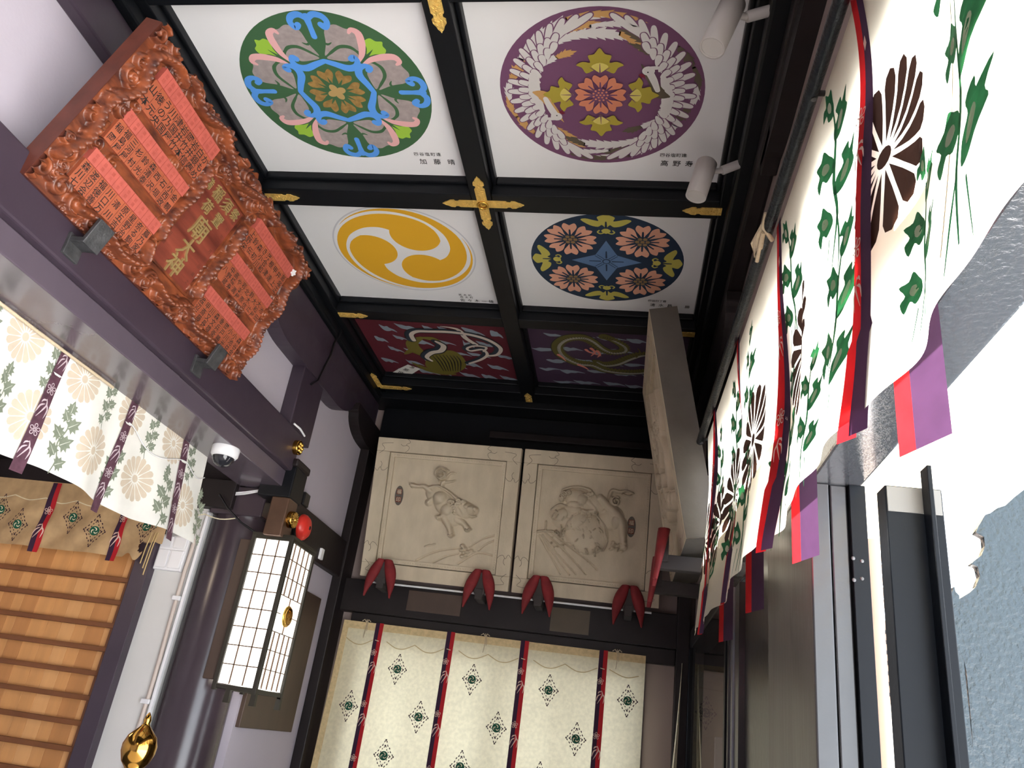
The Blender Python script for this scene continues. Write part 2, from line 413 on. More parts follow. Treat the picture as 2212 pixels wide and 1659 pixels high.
# cornice steps below the coffer
tbox(-1.75, -1.672, YN, 4.60, 3.44, ZB, 'black_lacquer', .012)
tbox(.285, XR, YN, 4.60, 3.43, ZB, 'black_lacquer', .012)
tbox(.335, XR, YN, 4.60, 3.36, 3.43, 'brown_black_wood', .012)
tbox(-1.75, XR, 4.58, 4.80, 3.46, 3.63, 'black_lacquer')
# left wall timbers
tbox(-1.75, -1.700, YN, 4.66, 3.285, 3.44, 'plum_wood', .008)
def boat(y0, y1, ztop, zbot, x0, x1, m, half=0):
    """boat-shaped bracket arm: flat middle, ends swept up"""
    p = []
    if half != 1:
        p += [(y0, ztop), (y0+.005, ztop-.05)] + [(y0+.02+.30*(1-cos(a))*.9, ztop-.05-(ztop-zbot-.05)*sin(a)) for a in np.linspace(0.1, PI/2, 9)]
    else: p += [(y0, ztop), (y0, zbot)]
    if half != 2:
        p += [(y1-.02-.30*(1-cos(a))*.9, ztop-.05-(ztop-zbot-.05)*sin(a)) for a in np.linspace(PI/2, .1, 9)] + [(y1-.005, ztop-.05), (y1, ztop)]
    else: p += [(y1, zbot), (y1, ztop)]
    fr = Frame((0, 0, 0), (0, 1, 0), (0, 0, 1), (1, 0, 0)); return trim(MB().prism(fr, p, x0, x1, m), .006)
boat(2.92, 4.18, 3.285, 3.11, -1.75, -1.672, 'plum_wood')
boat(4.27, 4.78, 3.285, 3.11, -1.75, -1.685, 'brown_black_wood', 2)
tbox(-1.75, -1.678, 3.425, 3.70, 2.765, 3.112, 'plum_wood', .006)
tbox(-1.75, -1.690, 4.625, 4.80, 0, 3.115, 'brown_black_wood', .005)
# lintel over the altar opening: kamoi below, nageshi above
tbox(-1.90, -1.652, YN, 3.52, 2.482, 2.562, 'plum_gloss_lit', .004)
tbox(-1.90, -1.622, YN, 3.47, 2.562, 2.752, 'plum_wood', .008)
tbox(-1.75, -1.705, 3.70, 4.85, 2.29, 2.508, 'brown_black_wood', .006)
tbox(-1.765, -1.600, 3.45, 3.60, 2.43, 2.585, 'black_lacquer', .006)
tbox(-1.775, -1.594, 3.44, 3.61, 2.585, 2.625, 'brown_black_wood', .01)
tbox(-1.686, -1.596, 3.45, 3.56, 2.245, 2.43, 'copper', .006)
# round column
c = MB().lathe((-1.91, 3.69, 0), (0, 0, 1), [(.155, 0), (.155, 2.36)], 'plum_gloss', 48); trim(c, 0)
tbox(-2.02, -1.75, 3.52, 3.80, 2.34, 2.482, 'plum_gloss', .008)
# far wall timbers
tbox(-1.70, .36, 4.715, YF, 2.115, 2.308, 'brown_black_wood', .006)
tbox(-1.62, .30, 4.745, YF, 2.03, 2.115, 'brown_black_wood', .004)
tbox(-1.69, XR, 4.745, YF, 3.02, 3.46, 'black_lacquer', .004)
tbox(-.94, .10, 4.70, 4.745, 3.29, 3.335, 'brown_black_wood', .003)
tbox(.300, .372, 4.69, YF, 0, 3.46, 'brown_black_wood', .004)
# right wall timbers
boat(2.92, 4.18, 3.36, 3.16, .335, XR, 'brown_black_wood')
tbox(.34, XR, 3.42, 3.70, 2.80, 3.162, 'brown_black_wood', .005)
boat(.95, 2.17, 3.43, 3.30, .345, XR, 'brown_black_wood')
tbox(.345, XR, 1.95, 2.15, 3.32, 3.44, 'brown_black_wood', .005)
# ---- sliding doors on the right
def door(n, mb, bevel=.003): return struct(mb.build('door_%d' % n, bevel=bevel))
d = MB().box(.400, .442, 1.813, 2.36, 0, 2.14, 'door_black'); d.box(.400, .442, 1.806, 1.813, 0, 2.14, 'door_gloss'); door(1, d)  # door ends and jamb kept dark, strong outdoor light offset in their colour
door(2, MB().box(.405, .442, 2.364, 2.83, 0, 2.14, 'door_gloss'))
d = MB().box(.446, .482, 1.812, 2.9, 0, 2.14, 'door_gloss'); door(3, d)
j = MB().box(.485, .520, 1.800, 1.90, 0, 2.14, 'leaf_black')
for (px, py) in ((1843, 1206), (1862, 1212), (1845, 1253), (1862, 1250)):
    p = at(1, 1.8, px, py); j.lathe((min(.514, p[0]), 1.800, p[2]), (0, -1, 0), [(.0045, 0), (.0045, .0015), (.002, .0022)], 'iron', 10)
trim(j, .002)
# glazed leaf with its stepped stile and a smoky pane
d = MB()
for x0, x1, y0, y1, m in ((.385, .430, 2.83, 2.93, 'door_gloss'), (.378, .425, 2.93, 2.985, 'stile_grey'), (.372, .42, 2.985, 3.03, 'door_gloss'), (.366, .41, 3.03, 3.07, 'leaf_black'), (.366, .40, 4.60, 4.67, 'leaf_black')):
    d.box(x0, x1, y0, y1, 0, 2.12, m)
d.box(.376, .380, 3.07, 4.60, .05, 2.12, 'glass'); door(4, d, .003)
# porch beyond: far end wall, dark partition that closes the view behind the pane
w = MB().box(.40, 1.15, 4.80, 4.92, 0, 2.9, 'plaster_tan').box(1.05, 1.15, 4.92, 8.5, 0, 5.0, 'plaster_tan').box(.86, .92, 3.3, 4.80, 0, 2.9, 'eave_wood').box(.52, .92, 3.3, 4.80, 2.5, 2.6, 'eave_wood').box(.52, .92, 3.26, 3.32, 0, 2.6, 'brown_black_wood')  # tall wall beyond the far end is added, unseen, to block sun
struct(w.build('wall_porch_sun_block'))
struct(MB().box(.52, 1.35, -4, 4.9, 2.95, 3.02, 'soffit').build('ceiling_eave'))

# ================================================================== CEILING PAINTINGS
EPS = .0005
class Art:
    """flat figures painted on a board, later layers over earlier ones"""
    def __init__(s, mb, fr): s.mb = mb; s.fr = fr; s.k = 1
    def put(s, pts, m, layer=1):
        s.k += 1; s.mb.poly(s.fr, pts, ('pigment_'+m) if 'pigment_'+m in MATS else m, layer*EPS+(s.k % 89)*4e-6)
def heart(r0, r1, w, notch=.06):
    return smooth([(0, r0), (w*.35, r0+(r1-r0)*.25), (w*.95, r0+(r1-r0)*.68), (w*.70, r1), (w*.15, r1-notch), (0, r1-notch*1.4), (-w*.15, r1-notch), (-w*.70, r1), (-w*.95, r0+(r1-r0)*.68), (-w*.35, r0+(r1-r0)*.25)], 3)
def board(cell, name, label, mname, group='coffer paintings'):
    x0, x1, y0, y1 = CELLS[cell]; t = thing(name, ((x0+x1)/2, (y0+y1)/2, ZP), label, 'ceiling painting', group)
    return t, MB().box(x0, x1, y0, y1, ZP, ZP+.012, mname)
def signature(mb, t, x, y, rows):
    for (txt, u0, v, sz, st) in rows:
        for i, ch in enumerate(txt):
            mb.text(ch, Frame((x, y, ZP), (1, 0, 0), (0, -1, 0), (0, 0, -1)), u0+i*st, v, sz, 'ink', 2*EPS, rot=random.uniform(-.08, .08), sx=.9)
    mb.build('board', t)
# --- green medallion
t, b = board((1, 0), 'ceiling_painting', 'white ceiling board with a green medallion of silver and blue scrolls', 'board_white')
R = .35
fr = Frame((-1.164, 2.050, ZP), (R, 0, 0), (0, -R, 0), (0, 0, -1))
m = MB(); A = Art(m, fr); A.put(circle(0, 0, 1, 72), 'green', 1)
for k in range(4):
    g_ = k*PI/2
    put = lambda p, c, l=2: A.put(xf(p, g_), c, l)
    for sg in (1, -1):
        mm = (lambda p: p) if sg == 1 else mirror
        put(mm(smooth([(.03, .47), (.09, .62), (.13, .78), (.24, .84), (.34, .79), (.42, .78), (.47, .68), (.44, .58), (.46, .50), (.40, .52), (.33, .59), (.22, .60), (.12, .54)], 4)), 'silver')
        put(mm(smooth([(.04, .44), (.12, .50), (.22, .56), (.32, .55), (.38, .48), (.36, .42), (.29, .43), (.24, .40), (.14, .41)], 4)), 'silver')
        put(mm(stroke([(.05, .66), (.10, .61), (.15, .63)], [.012, .03, .008], 4)), 'green', 3)
        put(mm(stroke([(0, .405), (.10, .365), (.22, .315), (.31, .335), (.345, .40), (.32, .45), (.29, .43)], [.055, .07, .085, .075, .06, .07, .07], 5)), 'blue', 3)
        put(mm(stroke([(0, .90), (.07, .955), (.15, .935), (.185, .87), (.15, .81), (.115, .84)], [.055, .07, .07, .06, .07, .065], 5)), 'blue', 3)
    put(stroke([(0, .70), (0, .82), (0, .93)], [.06, .055, .08], 4), 'blue', 3)
    for sg in (1, -1):
        q = stroke([(.02, .50), (.05, .64), (.12, .76), (.20, .84), (.27, .83), (.27, .78)], [.012, .06, .08, .075, .055, .03], 5)
        q = q if sg == 1 else mirror(q); A.put(xf(q, g_+PI/4), 'pink', 2)
    A.put(xf(smooth([(0, .66), (.05, .74), (.11, .80), (.10, .86), (.05, .88), (.02, .92), (-.03, .88), (-.09, .87), (-.11, .80), (-.05, .74)], 4), g_+PI/4), 'lime', 2)
    A.put(xf(stroke([(0, .67), (0, .77)], [.028, .004], 2), g_+PI/4), 'green', 3)
for k in range(8): A.put(xf(heart(.10, .30, .090, .03), k*PI/4+.2), 'bronze', 3); A.put(xf(stroke([(0, .12), (0, .20)], [.03, .004], 3), k*PI/4+.2), 'green', 4)
A.put(circle(0, 0, .11, 20), 'green', 4)
for k in range(4): A.put(xf(circle(0, .055, .042, 14, .055), k*PI/2+.4), 'goldl', 5)
m.build('medallion', t)
signature(b, t, -.835, 2.448, [('四谷塩町達', -.105, .075, .022, .023), ('加藤晴司', -.085, .032, .034, .058)])

# --- purple medallion with two white birds
t, b = board((1, 1), 'ceiling_painting', 'white ceiling board with a purple medallion of two white phoenixes', 'board_white')
fr = Frame((-.202, 2.048, ZP), (.352, 0, 0), (0, -.352, 0), (0, 0, -1))
m = MB(); A = Art(m, fr); A.put(circle(0, 0, 1, 72), 'purple', 1)
def plume(a0, a1, r0, r1, w, n=9):
    """jagged tail feather along an arc"""
    L, Rr = [], []
    for i in range(n+1):
        f = i/n; a = a0+(a1-a0)*f; r = r0+(r1-r0)*f; ww = w*(.55+.9*f if f < .6 else (1-f)*2.6+.05)
        sg = 1 if a1 > a0 else -1
        L.append(((r+ww)*cos(a), (r+ww)*sin(a))); L.append(((r+ww*.62)*cos(a-.02*sg), (r+ww*.62)*sin(a-.02*sg)))
        Rr.append(((r-ww)*cos(a), (r-ww)*sin(a))); Rr.append(((r-ww*.62)*cos(a-.02*sg), (r-ww*.62)*sin(a-.02*sg)))
    return L+Rr[::-1]
def phoenix(flip, tipc):
    def T(p): return xf(p, PI) if flip else p
    D = math.radians
    put = lambda p, c, l=2: A.put(T(p), c, l)
    put(plume(D(150), D(82), .86, .90, .075, 10), 'feather', 2); put(plume(D(108), D(62), .92, .93, .045, 7), tipc, 3)
    put(plume(D(125), D(58), .74, .70, .07, 10), 'feather', 2); put(plume(D(75), D(45), .74, .66, .06, 6), tipc, 3)
    put(plume(D(112), D(88), .80, .84, .05, 6), tipc, 4); put(plume(D(95), D(66), .80, .86, .04, 6), 'feather', 5)
    put(plume(D(168), D(150), .88, .82, .07, 5), tipc, 2); put(plume(D(186), D(168), .93, .9, .05, 5), 'feather', 2); put(plume(D(200), D(182), .93, .95, .04, 5), tipc, 3)
    put(plume(D(218), D(198), .90, .93, .05, 5), tipc, 2); put(plume(D(132), D(112), .60, .56, .05, 5), tipc, 3); put(plume(D(148), D(128), .66, .6, .05, 5), 'feather', 2)
    put(plume(D(224), D(258), .74, .78, .06, 7), tipc, 3); put(plume(D(214), D(248), .70, .66, .05, 6), tipc, 4)
    # wing of layered feathers
    for row, (ra, rb, n_) in enumerate(((.61, .93, 21), (.62, .82, 18), (.60, .72, 15))):
        for i in range(n_):
            a = D(118+i*(122/(n_-1))) if row == 0 else D(132+i*(96/(n_-1)))
            t_ = (a-D(180))/D(61); tw = 1.30*(a-D(180)); L_ = (rb-ra)*(1+.25*t_*t_)
            p = smooth([(0, -.012), (L_*.5, -.034), (L_*.9, -.028), (L_, 0), (L_*.9, .028), (L_*.5, .034), (0, .012)], 3)
            rr = ra+(.17 if row == 0 else .12)*t_*t_; c0 = (rr*cos(a), rr*sin(a)); ang = a+tw
            put(xf([(x, y*1.25) for x, y in p], ang, 1, *c0), 'purple', 4+row*2); put(xf([(x*.97, y*.95) for x, y in p], ang, 1, *c0), 'feather', 5+row*2)
    # body, neck and head
    put(stroke([(.68*cos(D(160)), .68*sin(D(160))), (-.65, 0.02), (-.60, -.20)], [.10, .12, .06], 5), 'feather', 10)
    put(stroke([(-.66, .02), (-.57, -.02), (-.51, -.14), (-.45, -.26)], [.03, .13, .085, .07], 5), tipc, 11)
    put(stroke([(-.55, -.06), (-.51, -.18), (-.46, -.29)], [.05, .07, .075], 5), 'feather', 12)
    put(circle(-.455, -.30, .060, 16, .055), 'feather', 13); put(stroke([(-.48, -.33), (-.54, -.335), (-.57, -.31)], [.045, .04, .01], 4), 'feather', 12)
    put([(-.43, -.33), (-.38, -.385), (-.40, -.32)], tipc, 12); put(circle(-.45, -.285, .008, 8), 'ink', 14)
    put([(-.42, -.25), (-.43, -.20), (-.405, -.225), (-.385, -.20), (-.385, -.23), (-.36, -.25), (-.39, -.27)], 'wine', 13)
phoenix(False, 'feather_gold'); phoenix(True, 'feather_dark')
for k in range(8): A.put(xf(heart(.08, .25, .080, .022), k*PI/4), 'salmon', 16); A.put(xf(stroke([(0, .09), (0, .16)], [.022, .012], 2), k*PI/4), 'purple', 17)
A.put(circle(0, 0, .088, 20), 'purple', 17)
for r_, n_ in ((0, 1), (.035, 6), (.07, 11)):
    for k in range(n_): A.put(circle(r_*cos(2*PI*k/n_), r_*sin(2*PI*k/n_), .011, 8), 'salmon', 18)
for k in range(4):
    lf = smooth([(0, .26), (.05, .31), (.13, .27), (.17, .34), (.225, .37), (.16, .41), (.09, .40), (.11, .48), (.05, .50), (.0, .57), (-.05, .50), (-.11, .48), (-.09, .40), (-.16, .41), (-.225, .37), (-.17, .34), (-.13, .27), (-.05, .31)], 3)
    A.put(xf(lf, k*PI/2), 'olive', 16)
    A.put(xf(smooth([(0, .27), (.04, .31), (.08, .36), (.0, .40), (-.08, .36), (-.04, .31)], 3), k*PI/2), 'olive_l', 17)
    for a in (-.9, 0, .9): A.put(xf(xf(stroke([(0, 0), (0, .12)], [.014, .004], 2), a), k*PI/2, 1, -.27*sin(k*PI/2), .27*cos(k*PI/2)), 'purple', 18)
m.build('medallion', t)
signature(b, t, .10, 2.405, [('四谷塩町建', -.075, .055, .022, .020), ('高野寿光', -.065, .010, .034, .046)])

# --- three golden commas
t, b = board((2, 0), 'ceiling_painting', 'white ceiling board with a swirl of three golden commas', 'board_white')
fr = Frame((-1.157, 3.059, ZP), (.3355, 0, 0), (0, -.3355, 0), (0, 0, -1)); m = MB(); A = Art(m, fr)
A.put(circle(0, 0, 1.035, 72), 'ringgrey', 1); A.put(circle(0, 0, 1.012, 72), 'board_white', 2)
def tomoe(rot):
    """one comma of a three-comma whorl: round head, tail sweeping along the rim"""
    D = math.radians
    oa = np.interp(np.linspace(-32, 205, 40), [-32, -15, 0, 50, 90, 130, 205], [.66, .765, .82, .895, .955, .985, .99])
    ia = np.interp(np.linspace(204, 42, 40), [42, 52, 70, 95, 120, 165, 204], [.52, .60, .70, .80, .865, .95, .985])
    p = [(r*cos(D(a)), r*sin(D(a))) for a, r in zip(np.linspace(-32, 205, 40), oa)]
    p += [(r*cos(D(a)), r*sin(D(a))) for a, r in zip(np.linspace(204, 42, 40), ia)]
    p += [(.47+.358*cos(D(a)), .358*sin(D(a))) for a in np.linspace(108, 283, 30)]
    return xf(p, rot)
for k in range(3): A.put(tomoe(k*2*PI/3+PI*.325), 'ochre', 3)
m.build('medallion', t)
signature(b, t, -.86, 3.470, [('荒木町', -.09, .040, .020, .026), ('荒木町', -.085, .018, .020, .026), ('佐々木一雄', -.085, -.012, .030, .038)])

# --- navy medallion of four flowers
t, b = board((2, 1), 'ceiling_painting', 'white ceiling board with a navy medallion of four peach flowers', 'board_white')
fr = Frame((-.191, 3.067, ZP), (.35, 0, 0), (0, -.35, 0), (0, 0, -1)); m = MB(); A = Art(m, fr); A.put(circle(0, 0, 1, 72), 'navy', 1)
for k in range(4):
    a = PI/4+k*PI/2; cx, cy = .645*cos(a), .645*sin(a)
    for q in range(8):
        A.put(xf(heart(.07, .335, .098, .03), q*PI/4, 1, cx, cy), 'peach', 2); A.put(xf(stroke([(0, .08), (0, .20)], [.03, .022], 2), q*PI/4, 1, cx, cy), 'navy', 3)
    A.put(circle(cx, cy, .105, 20), 'navy', 3)
    for q in range(7):
        r_ = 0 if q == 6 else .066; A.put(circle(cx+r_*cos(q*PI/3), cy+r_*sin(q*PI/3), .031, 6), 'hexb', 4)
    lf = smooth([(0, .72), (.05, .78), (.10, .74), (.20, .77), (.31, .87), (.25, .90), (.15, .87), (.09, .86), (.11, .93), (.05, .97), (0, .985), (-.05, .97), (-.11, .93), (-.09, .86), (-.15, .87), (-.25, .90), (-.31, .87), (-.20, .77), (-.10, .74), (-.05, .78)], 3)
    A.put(xf(lf, k*PI/2), 'khaki', 2); A.put(xf(stroke([(0, .72), (0, .84)], [.03, .02], 2), k*PI/2), 'navy', 3)
    A.put(xf(smooth([(0, .60), (.06, .66), (0, .71), (-.06, .66)], 3), k*PI/2), 'khaki', 2)
    for sg in (1, -1): A.put(xf(stroke([(sg*.02, .625), (sg*.07, .60), (sg*.105, .63), (sg*.085, .665)], [.02, .022, .02, .02], 4), k*PI/2), 'khaki', 2)
st = []
for k in range(4):
    a = k*PI/2; st += [(.46*cos(a), .46*sin(a))]+[(cos(a+PI/4)*(.20+.02*0)+x, sin(a+PI/4)*.20+y) for x, y in ((0, 0),)]
A.put(smooth(st, 1), 'steel', 4)
for k in range(4):
    A.put(xf(stroke([(0, .08), (0, .22)], [.022, .018], 2), k*PI/2), 'navy', 5)
    for o in (-.018, .018): A.put(xf(xf(stroke([(0, .06), (0, .19)], .010, 2, False), 0, 1, o, 0), k*PI/2+PI/4), 'navy', 5)
A.put(circle(0, 0, .055, 16), 'navy', 6); A.put(circle(0, 0, .040, 16), 'steel', 7)
m.build('medallion', t)
signature(b, t, .13, 3.440, [('四谷四丁目', -.11, .045, .020, .018), ('清水昌', -.095, .006, .030, .042), ('勝', .075, .002, .028, .03)])

# --- far row: tortoise with snake on crimson, dragon on plum
def px_pts(pts, ox, oy, k): return [tuple(at(2, ZP, ox+x*k, oy+y*k)[:2]) for x, y in pts]
WF = Frame((0, 0, ZP), (1, 0, 0), (0, -1, 0), (0, 0, -1))
def L5(pts): return [(x, -y) for x, y in px_pts(pts, 560, 360, .27125)]
def L6(pts): return [(x, -y) for x, y in px_pts(pts, 1060, 380, .27125)]
def drift(cx, cy, L, H, ang, seed):
    r = random.Random(seed); p = []
    n = 5
    for i in range(n): p.append((-L+2*L*i/n*.9, H*(.55+.6*r.random())*(1-.1*i)))
    p += [(L*1.0, 0.02*H), (L*1.5, -H*.75), (L*.8, -H*.45)]
    for i in range(n-2): p.append((L*.5-1.4*L*i/(n-2), -H*(.5+.5*r.random())))
    return xf(smooth(p, 4), ang, 1, cx, cy)
x0, x1, y0, y1 = CELLS[(3, 0)]
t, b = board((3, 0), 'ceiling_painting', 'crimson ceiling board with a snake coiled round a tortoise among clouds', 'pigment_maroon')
b.build('board', t); m = MB(); A = Art(m, WF); r = random.Random(5)
for i in range(6):
    for j in range(6):
        u = x0+.09+(x1-x0-.16)*(j+.5*(i % 2))/5.6+r.uniform(-.02, .02); v = -(y0+.07+(y1-y0-.12)*i/5+r.uniform(-.02, .02))
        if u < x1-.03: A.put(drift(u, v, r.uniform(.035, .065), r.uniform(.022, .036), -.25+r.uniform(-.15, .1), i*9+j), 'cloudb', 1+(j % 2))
def snake(p, w, back, dots=True):
    A.put(stroke(p, [x*1.16+.003 for x in w], 8), 'ink', 4); A.put(stroke(p, w, 8), back, 5); q = [(x+.012, y-.004) for x, y in p]
    A.put(stroke(q, [x*.55 for x in w], 8), 'belly', 6)
A.put(smooth(L5([(1340, 1520), (1400, 1480), (1500, 1460), (1580, 1480), (1640, 1540), (1640, 1600), (1560, 1640), (1450, 1630), (1330, 1590)]), 5), 'turtle', 4)
A.put(stroke(L5([(1330, 1500), (1250, 1460), (1220, 1400), (1290, 1360)]), [.05, .09, .075, .03], 6), 'turtle', 4)
A.put(stroke(L5([(1300, 1360), (1380, 1370), (1450, 1395)]), [.02, .05, .01], 4), 'turtle', 4); A.put(stroke(L5([(1230, 1450), (1180, 1480), (1160, 1490)]), [.05, .03, .01], 4), 'turtle', 4)
A.put(stroke(L5([(1220, 1560), (1330, 1610), (1450, 1640), (1560, 1650)]), [.012, .05, .05, .02], 5), 'turtle', 3)
for i in range(8):
    a = i/8; A.put(stroke(L5([(1380+a*220, 1500-a*20+a*a*30), (1430+a*200, 1560-a*10), (1470+a*150, 1625)]), [.004, .008, .004], 4, False), 'ink', 5)
snake(L5([(1215, 1375), (1195, 1330), (1240, 1305), (1340, 1305), (1500, 1310), (1680, 1335), (1820, 1380), (1905, 1440), (1880, 1490), (1800, 1500)]), [.05, .05, .05, .045, .045, .045, .045, .045, .04, .03], 'snake')
snake(L5([(1660, 1560), (1750, 1530), (1800, 1490), (1760, 1450), (1670, 1460), (1640, 1440), (1700, 1420), (1790, 1432), (1770, 1465)]), [.03, .035, .035, .032, .032, .03, .03, .03, .02], 'snake')
snake(L5([(1720, 1410), (1640, 1360), (1590, 1300), (1530, 1280), (1440, 1268)]), [.025, .028, .024, .016, .004], 'belly')
snake(L5([(1390, 1385), (1450, 1420), (1430, 1460), (1360, 1475), (1320, 1510), (1360, 1540)]), [.03, .06, .065, .06, .05, .03], 'snake')
m.build('painting', t)
c = MB(); cf = Frame((0, 0, ZP), (1, 0, 0), (0, -1, 0), (0, 0, -1))
q = L5([(1110, 1605), (1185, 1570), (1285, 1605), (1210, 1650), (1065, 1632)]); c.poly(cf, q, 'pigment_card', 10*EPS)
for i, ch in enumerate('奉納会'): p_ = L5([(1215-i*42, 1590+i*22)])[0]; c.text(ch, cf, p_[0], p_[1], .040, 'ink', 12*EPS, rot=-2.2)
c.build('name_card', t)
x0, x1, y0, y1 = CELLS[(3, 1)]
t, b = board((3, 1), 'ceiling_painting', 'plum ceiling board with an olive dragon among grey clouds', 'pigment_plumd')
b.build('board', t); m = MB(); A = Art(m, WF)
for i in range(6):
    for j in range(5):
        u = x0+.08+(x1-x0-.14)*(j+.5*(i % 2))/5+r.uniform(-.02, .02); v = -(y0+.07+(y1-y0-.12)*i/5+r.uniform(-.02, .02))
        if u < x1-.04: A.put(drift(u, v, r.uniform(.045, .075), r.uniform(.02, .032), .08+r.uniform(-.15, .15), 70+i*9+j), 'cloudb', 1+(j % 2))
def drag(p, w):
    A.put(stroke(p, [x*1.14+.003 for x in w], 8), 'ink', 4)
    q = smooth(p, 10, False)
    for i in range(2, len(q)-2, 2): a_ = math.atan2(q[i+1][1]-q[i-1][1], q[i+1][0]-q[i-1][0]); ww = np.interp(i/len(q), np.linspace(0, 1, len(w)), w)*.5; n_ = (-sin(a_), cos(a_)); A.put([(q[i][0]+n_[0]*ww-.008*cos(a_), q[i][1]+n_[1]*ww-.008*sin(a_)), (q[i][0]+n_[0]*(ww+.016), q[i][1]+n_[1]*(ww+.016)), (q[i][0]+n_[0]*ww+.008*cos(a_), q[i][1]+n_[1]*ww+.008*sin(a_))], 'dragon', 6)
    for i in range(2, len(q)-2, 2): a_ = math.atan2(q[i+1][1]-q[i-1][1], q[i+1][0]-q[i-1][0]); A.put(xf([(0, -.016), (.006, 0), (0, .016), (.002, 0)], a_, 1, q[i][0]-sin(a_)*.006, q[i][1]+cos(a_)*.006), 'ink', 8)
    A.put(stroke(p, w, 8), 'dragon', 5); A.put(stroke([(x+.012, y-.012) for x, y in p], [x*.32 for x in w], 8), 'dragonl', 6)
drag(L6([(880, 1285), (960, 1300), (1050, 1350), (1050, 1390), (960, 1400), (880, 1370), (800, 1310), (720, 1280), (600, 1290), (530, 1340), (540, 1400), (600, 1450), (700, 1490), (800, 1500), (900, 1540), (1050, 1560), (1180, 1560), (1290, 1540)]), [.02, .04, .05, .05, .05, .055, .055, .06, .06, .06, .06, .06, .065, .06, .06, .055, .05, .04])
drag(L6([(830, 1470), (900, 1500), (1000, 1490), (1100, 1450), (1200, 1420), (1290, 1430)]), [.03, .05, .06, .055, .05, .03])
for p in ([(800, 1370), (830, 1400), (800, 1430)], [(850, 1390), (870, 1420), (850, 1440)], [(760, 1380), (790, 1400), (880, 1430)], [(700, 1500), (750, 1520), (780, 1540)], [(540, 1420), (570, 1440), (600, 1470)]):
    A.put(stroke(L6(p), [.02, .014, .004], 4), 'claw', 7)
A.put(stroke(L6([(900, 1275), (950, 1290), (990, 1300)]), [.06, .05, .02], 4), 'dragon', 7); A.put(stroke(L6([(1160, 1440), (1190, 1400), (1170, 1370)]), [.01, .008, .004], 4), 'dragon', 7)
m.build('painting', t)
for (rr, cc), nm in {(0, 0): 'plain white ceiling board nearest the camera, left of the middle beam', (0, 1): 'plain white ceiling board nearest the camera, right of the middle beam'}.items():
    x0, x1, y0, y1 = CELLS[(rr, cc)]; struct(MB().box(x0, x1, y0, y1, ZP, ZP+.012, 'board_white').build('ceiling_board'))

# ================================================================== GILT FITTINGS ON THE COFFER BEAMS
def arm2d(L, w):
    h = w/2
    half = [(0, h), (L-.075, h), (L-.068, h*.72), (L-.058, h*.70), (L-.052, h*1.08), (L-.036, h*1.02), (L-.024, h*.62), (L-.014, h*.46), (L-.008, h*.20), (L, 0)]
    return half+[(x, -y) for x, y in half[-2::-1]]
def beads(mb, fr, L, w, seed):
    r = random.Random(seed)
    for i in range(int(L/.011)):
        mb.tube([fr((i+.5)*.011, w*.22*sin(i*1.7)-.006, .004), fr((i+.5)*.011+.004, w*.22*sin(i*1.7), .0065), fr((i+.5)*.011, w*.22*sin(i*1.7)+.007, .004)], .0018, 'gold', 5)
def fitting(loc, arms, label, boss=False, w=.042):
    t = thing('gold_fitting', (loc[0], loc[1], ZB), label, 'metal fitting', 'gilt fittings on the ceiling beams')
    for i, (ang, L, off) in enumerate(arms):
        U = np.array([cos(ang), sin(ang), 0]); V = np.array([sin(ang), -cos(ang), 0])
        f = Frame(np.array([loc[0], loc[1], ZB-.0006*i])+U*off, U, V, (0, 0, -1))
        mb = MB().prism(f, arm2d(L, w), 0, .0045, 'gold'); beads(mb, f, L-.03, w, i); mb.build('arm', t, bevel=.0012, seg=1)
    if boss:
        mb = MB(); ring = [(loc[0]+.021*cos(a), loc[1]+.021*sin(a), ZB-.010) for a in np.linspace(0, 2*PI, 25)]
        mb.tube(ring, .0045, 'gold_plain', 8, False); mb.lathe((loc[0], loc[1], ZB-.004), (0, 0, -1), [(.02, 0), (.018, .004), (.008, .008), (0, .009)], 'gold_plain', 20); mb.build('boss', t)
    return t
fitting((-.686, 2.572), [(0, .172, 0), (PI, .172, 0), (PI/2, .172, 0), (-PI/2, .172, 0)], 'gilt cross fitting where two ceiling beams meet, with a round boss', True)
fitting((-1.638, 2.570), [(0, .152, 0)], 'gilt pointed fitting beside the carved plaque, between green medallion and golden commas')
fitting((.270, 2.574), [(PI, .152, 0)], 'gilt pointed fitting beside the lower white spotlight')
fitting((-1.638, 3.566), [(0, .165, 0)], 'gilt pointed fitting between the golden commas and the crimson board')
fitting((.256, 3.570), [(PI, .150, 0)], 'gilt pointed fitting half hidden behind the leaning grey side panel')
fitting((-.688, 1.557), [(PI/2, .165, 0), (0, .172, 0), (PI, .172, 0), (-PI/2, .172, 0)], 'gilt fitting at the top edge, between green and purple medallions')
fitting((-1.662, 4.490), [(0, .215, 0), (-PI/2, .20, 0)], 'gilt corner fitting under the tortoise painting').name
fitting((-.688, 4.56), [(-PI/2, .13, 0)], 'small gilt fitting on the middle beam beside the dragon board')

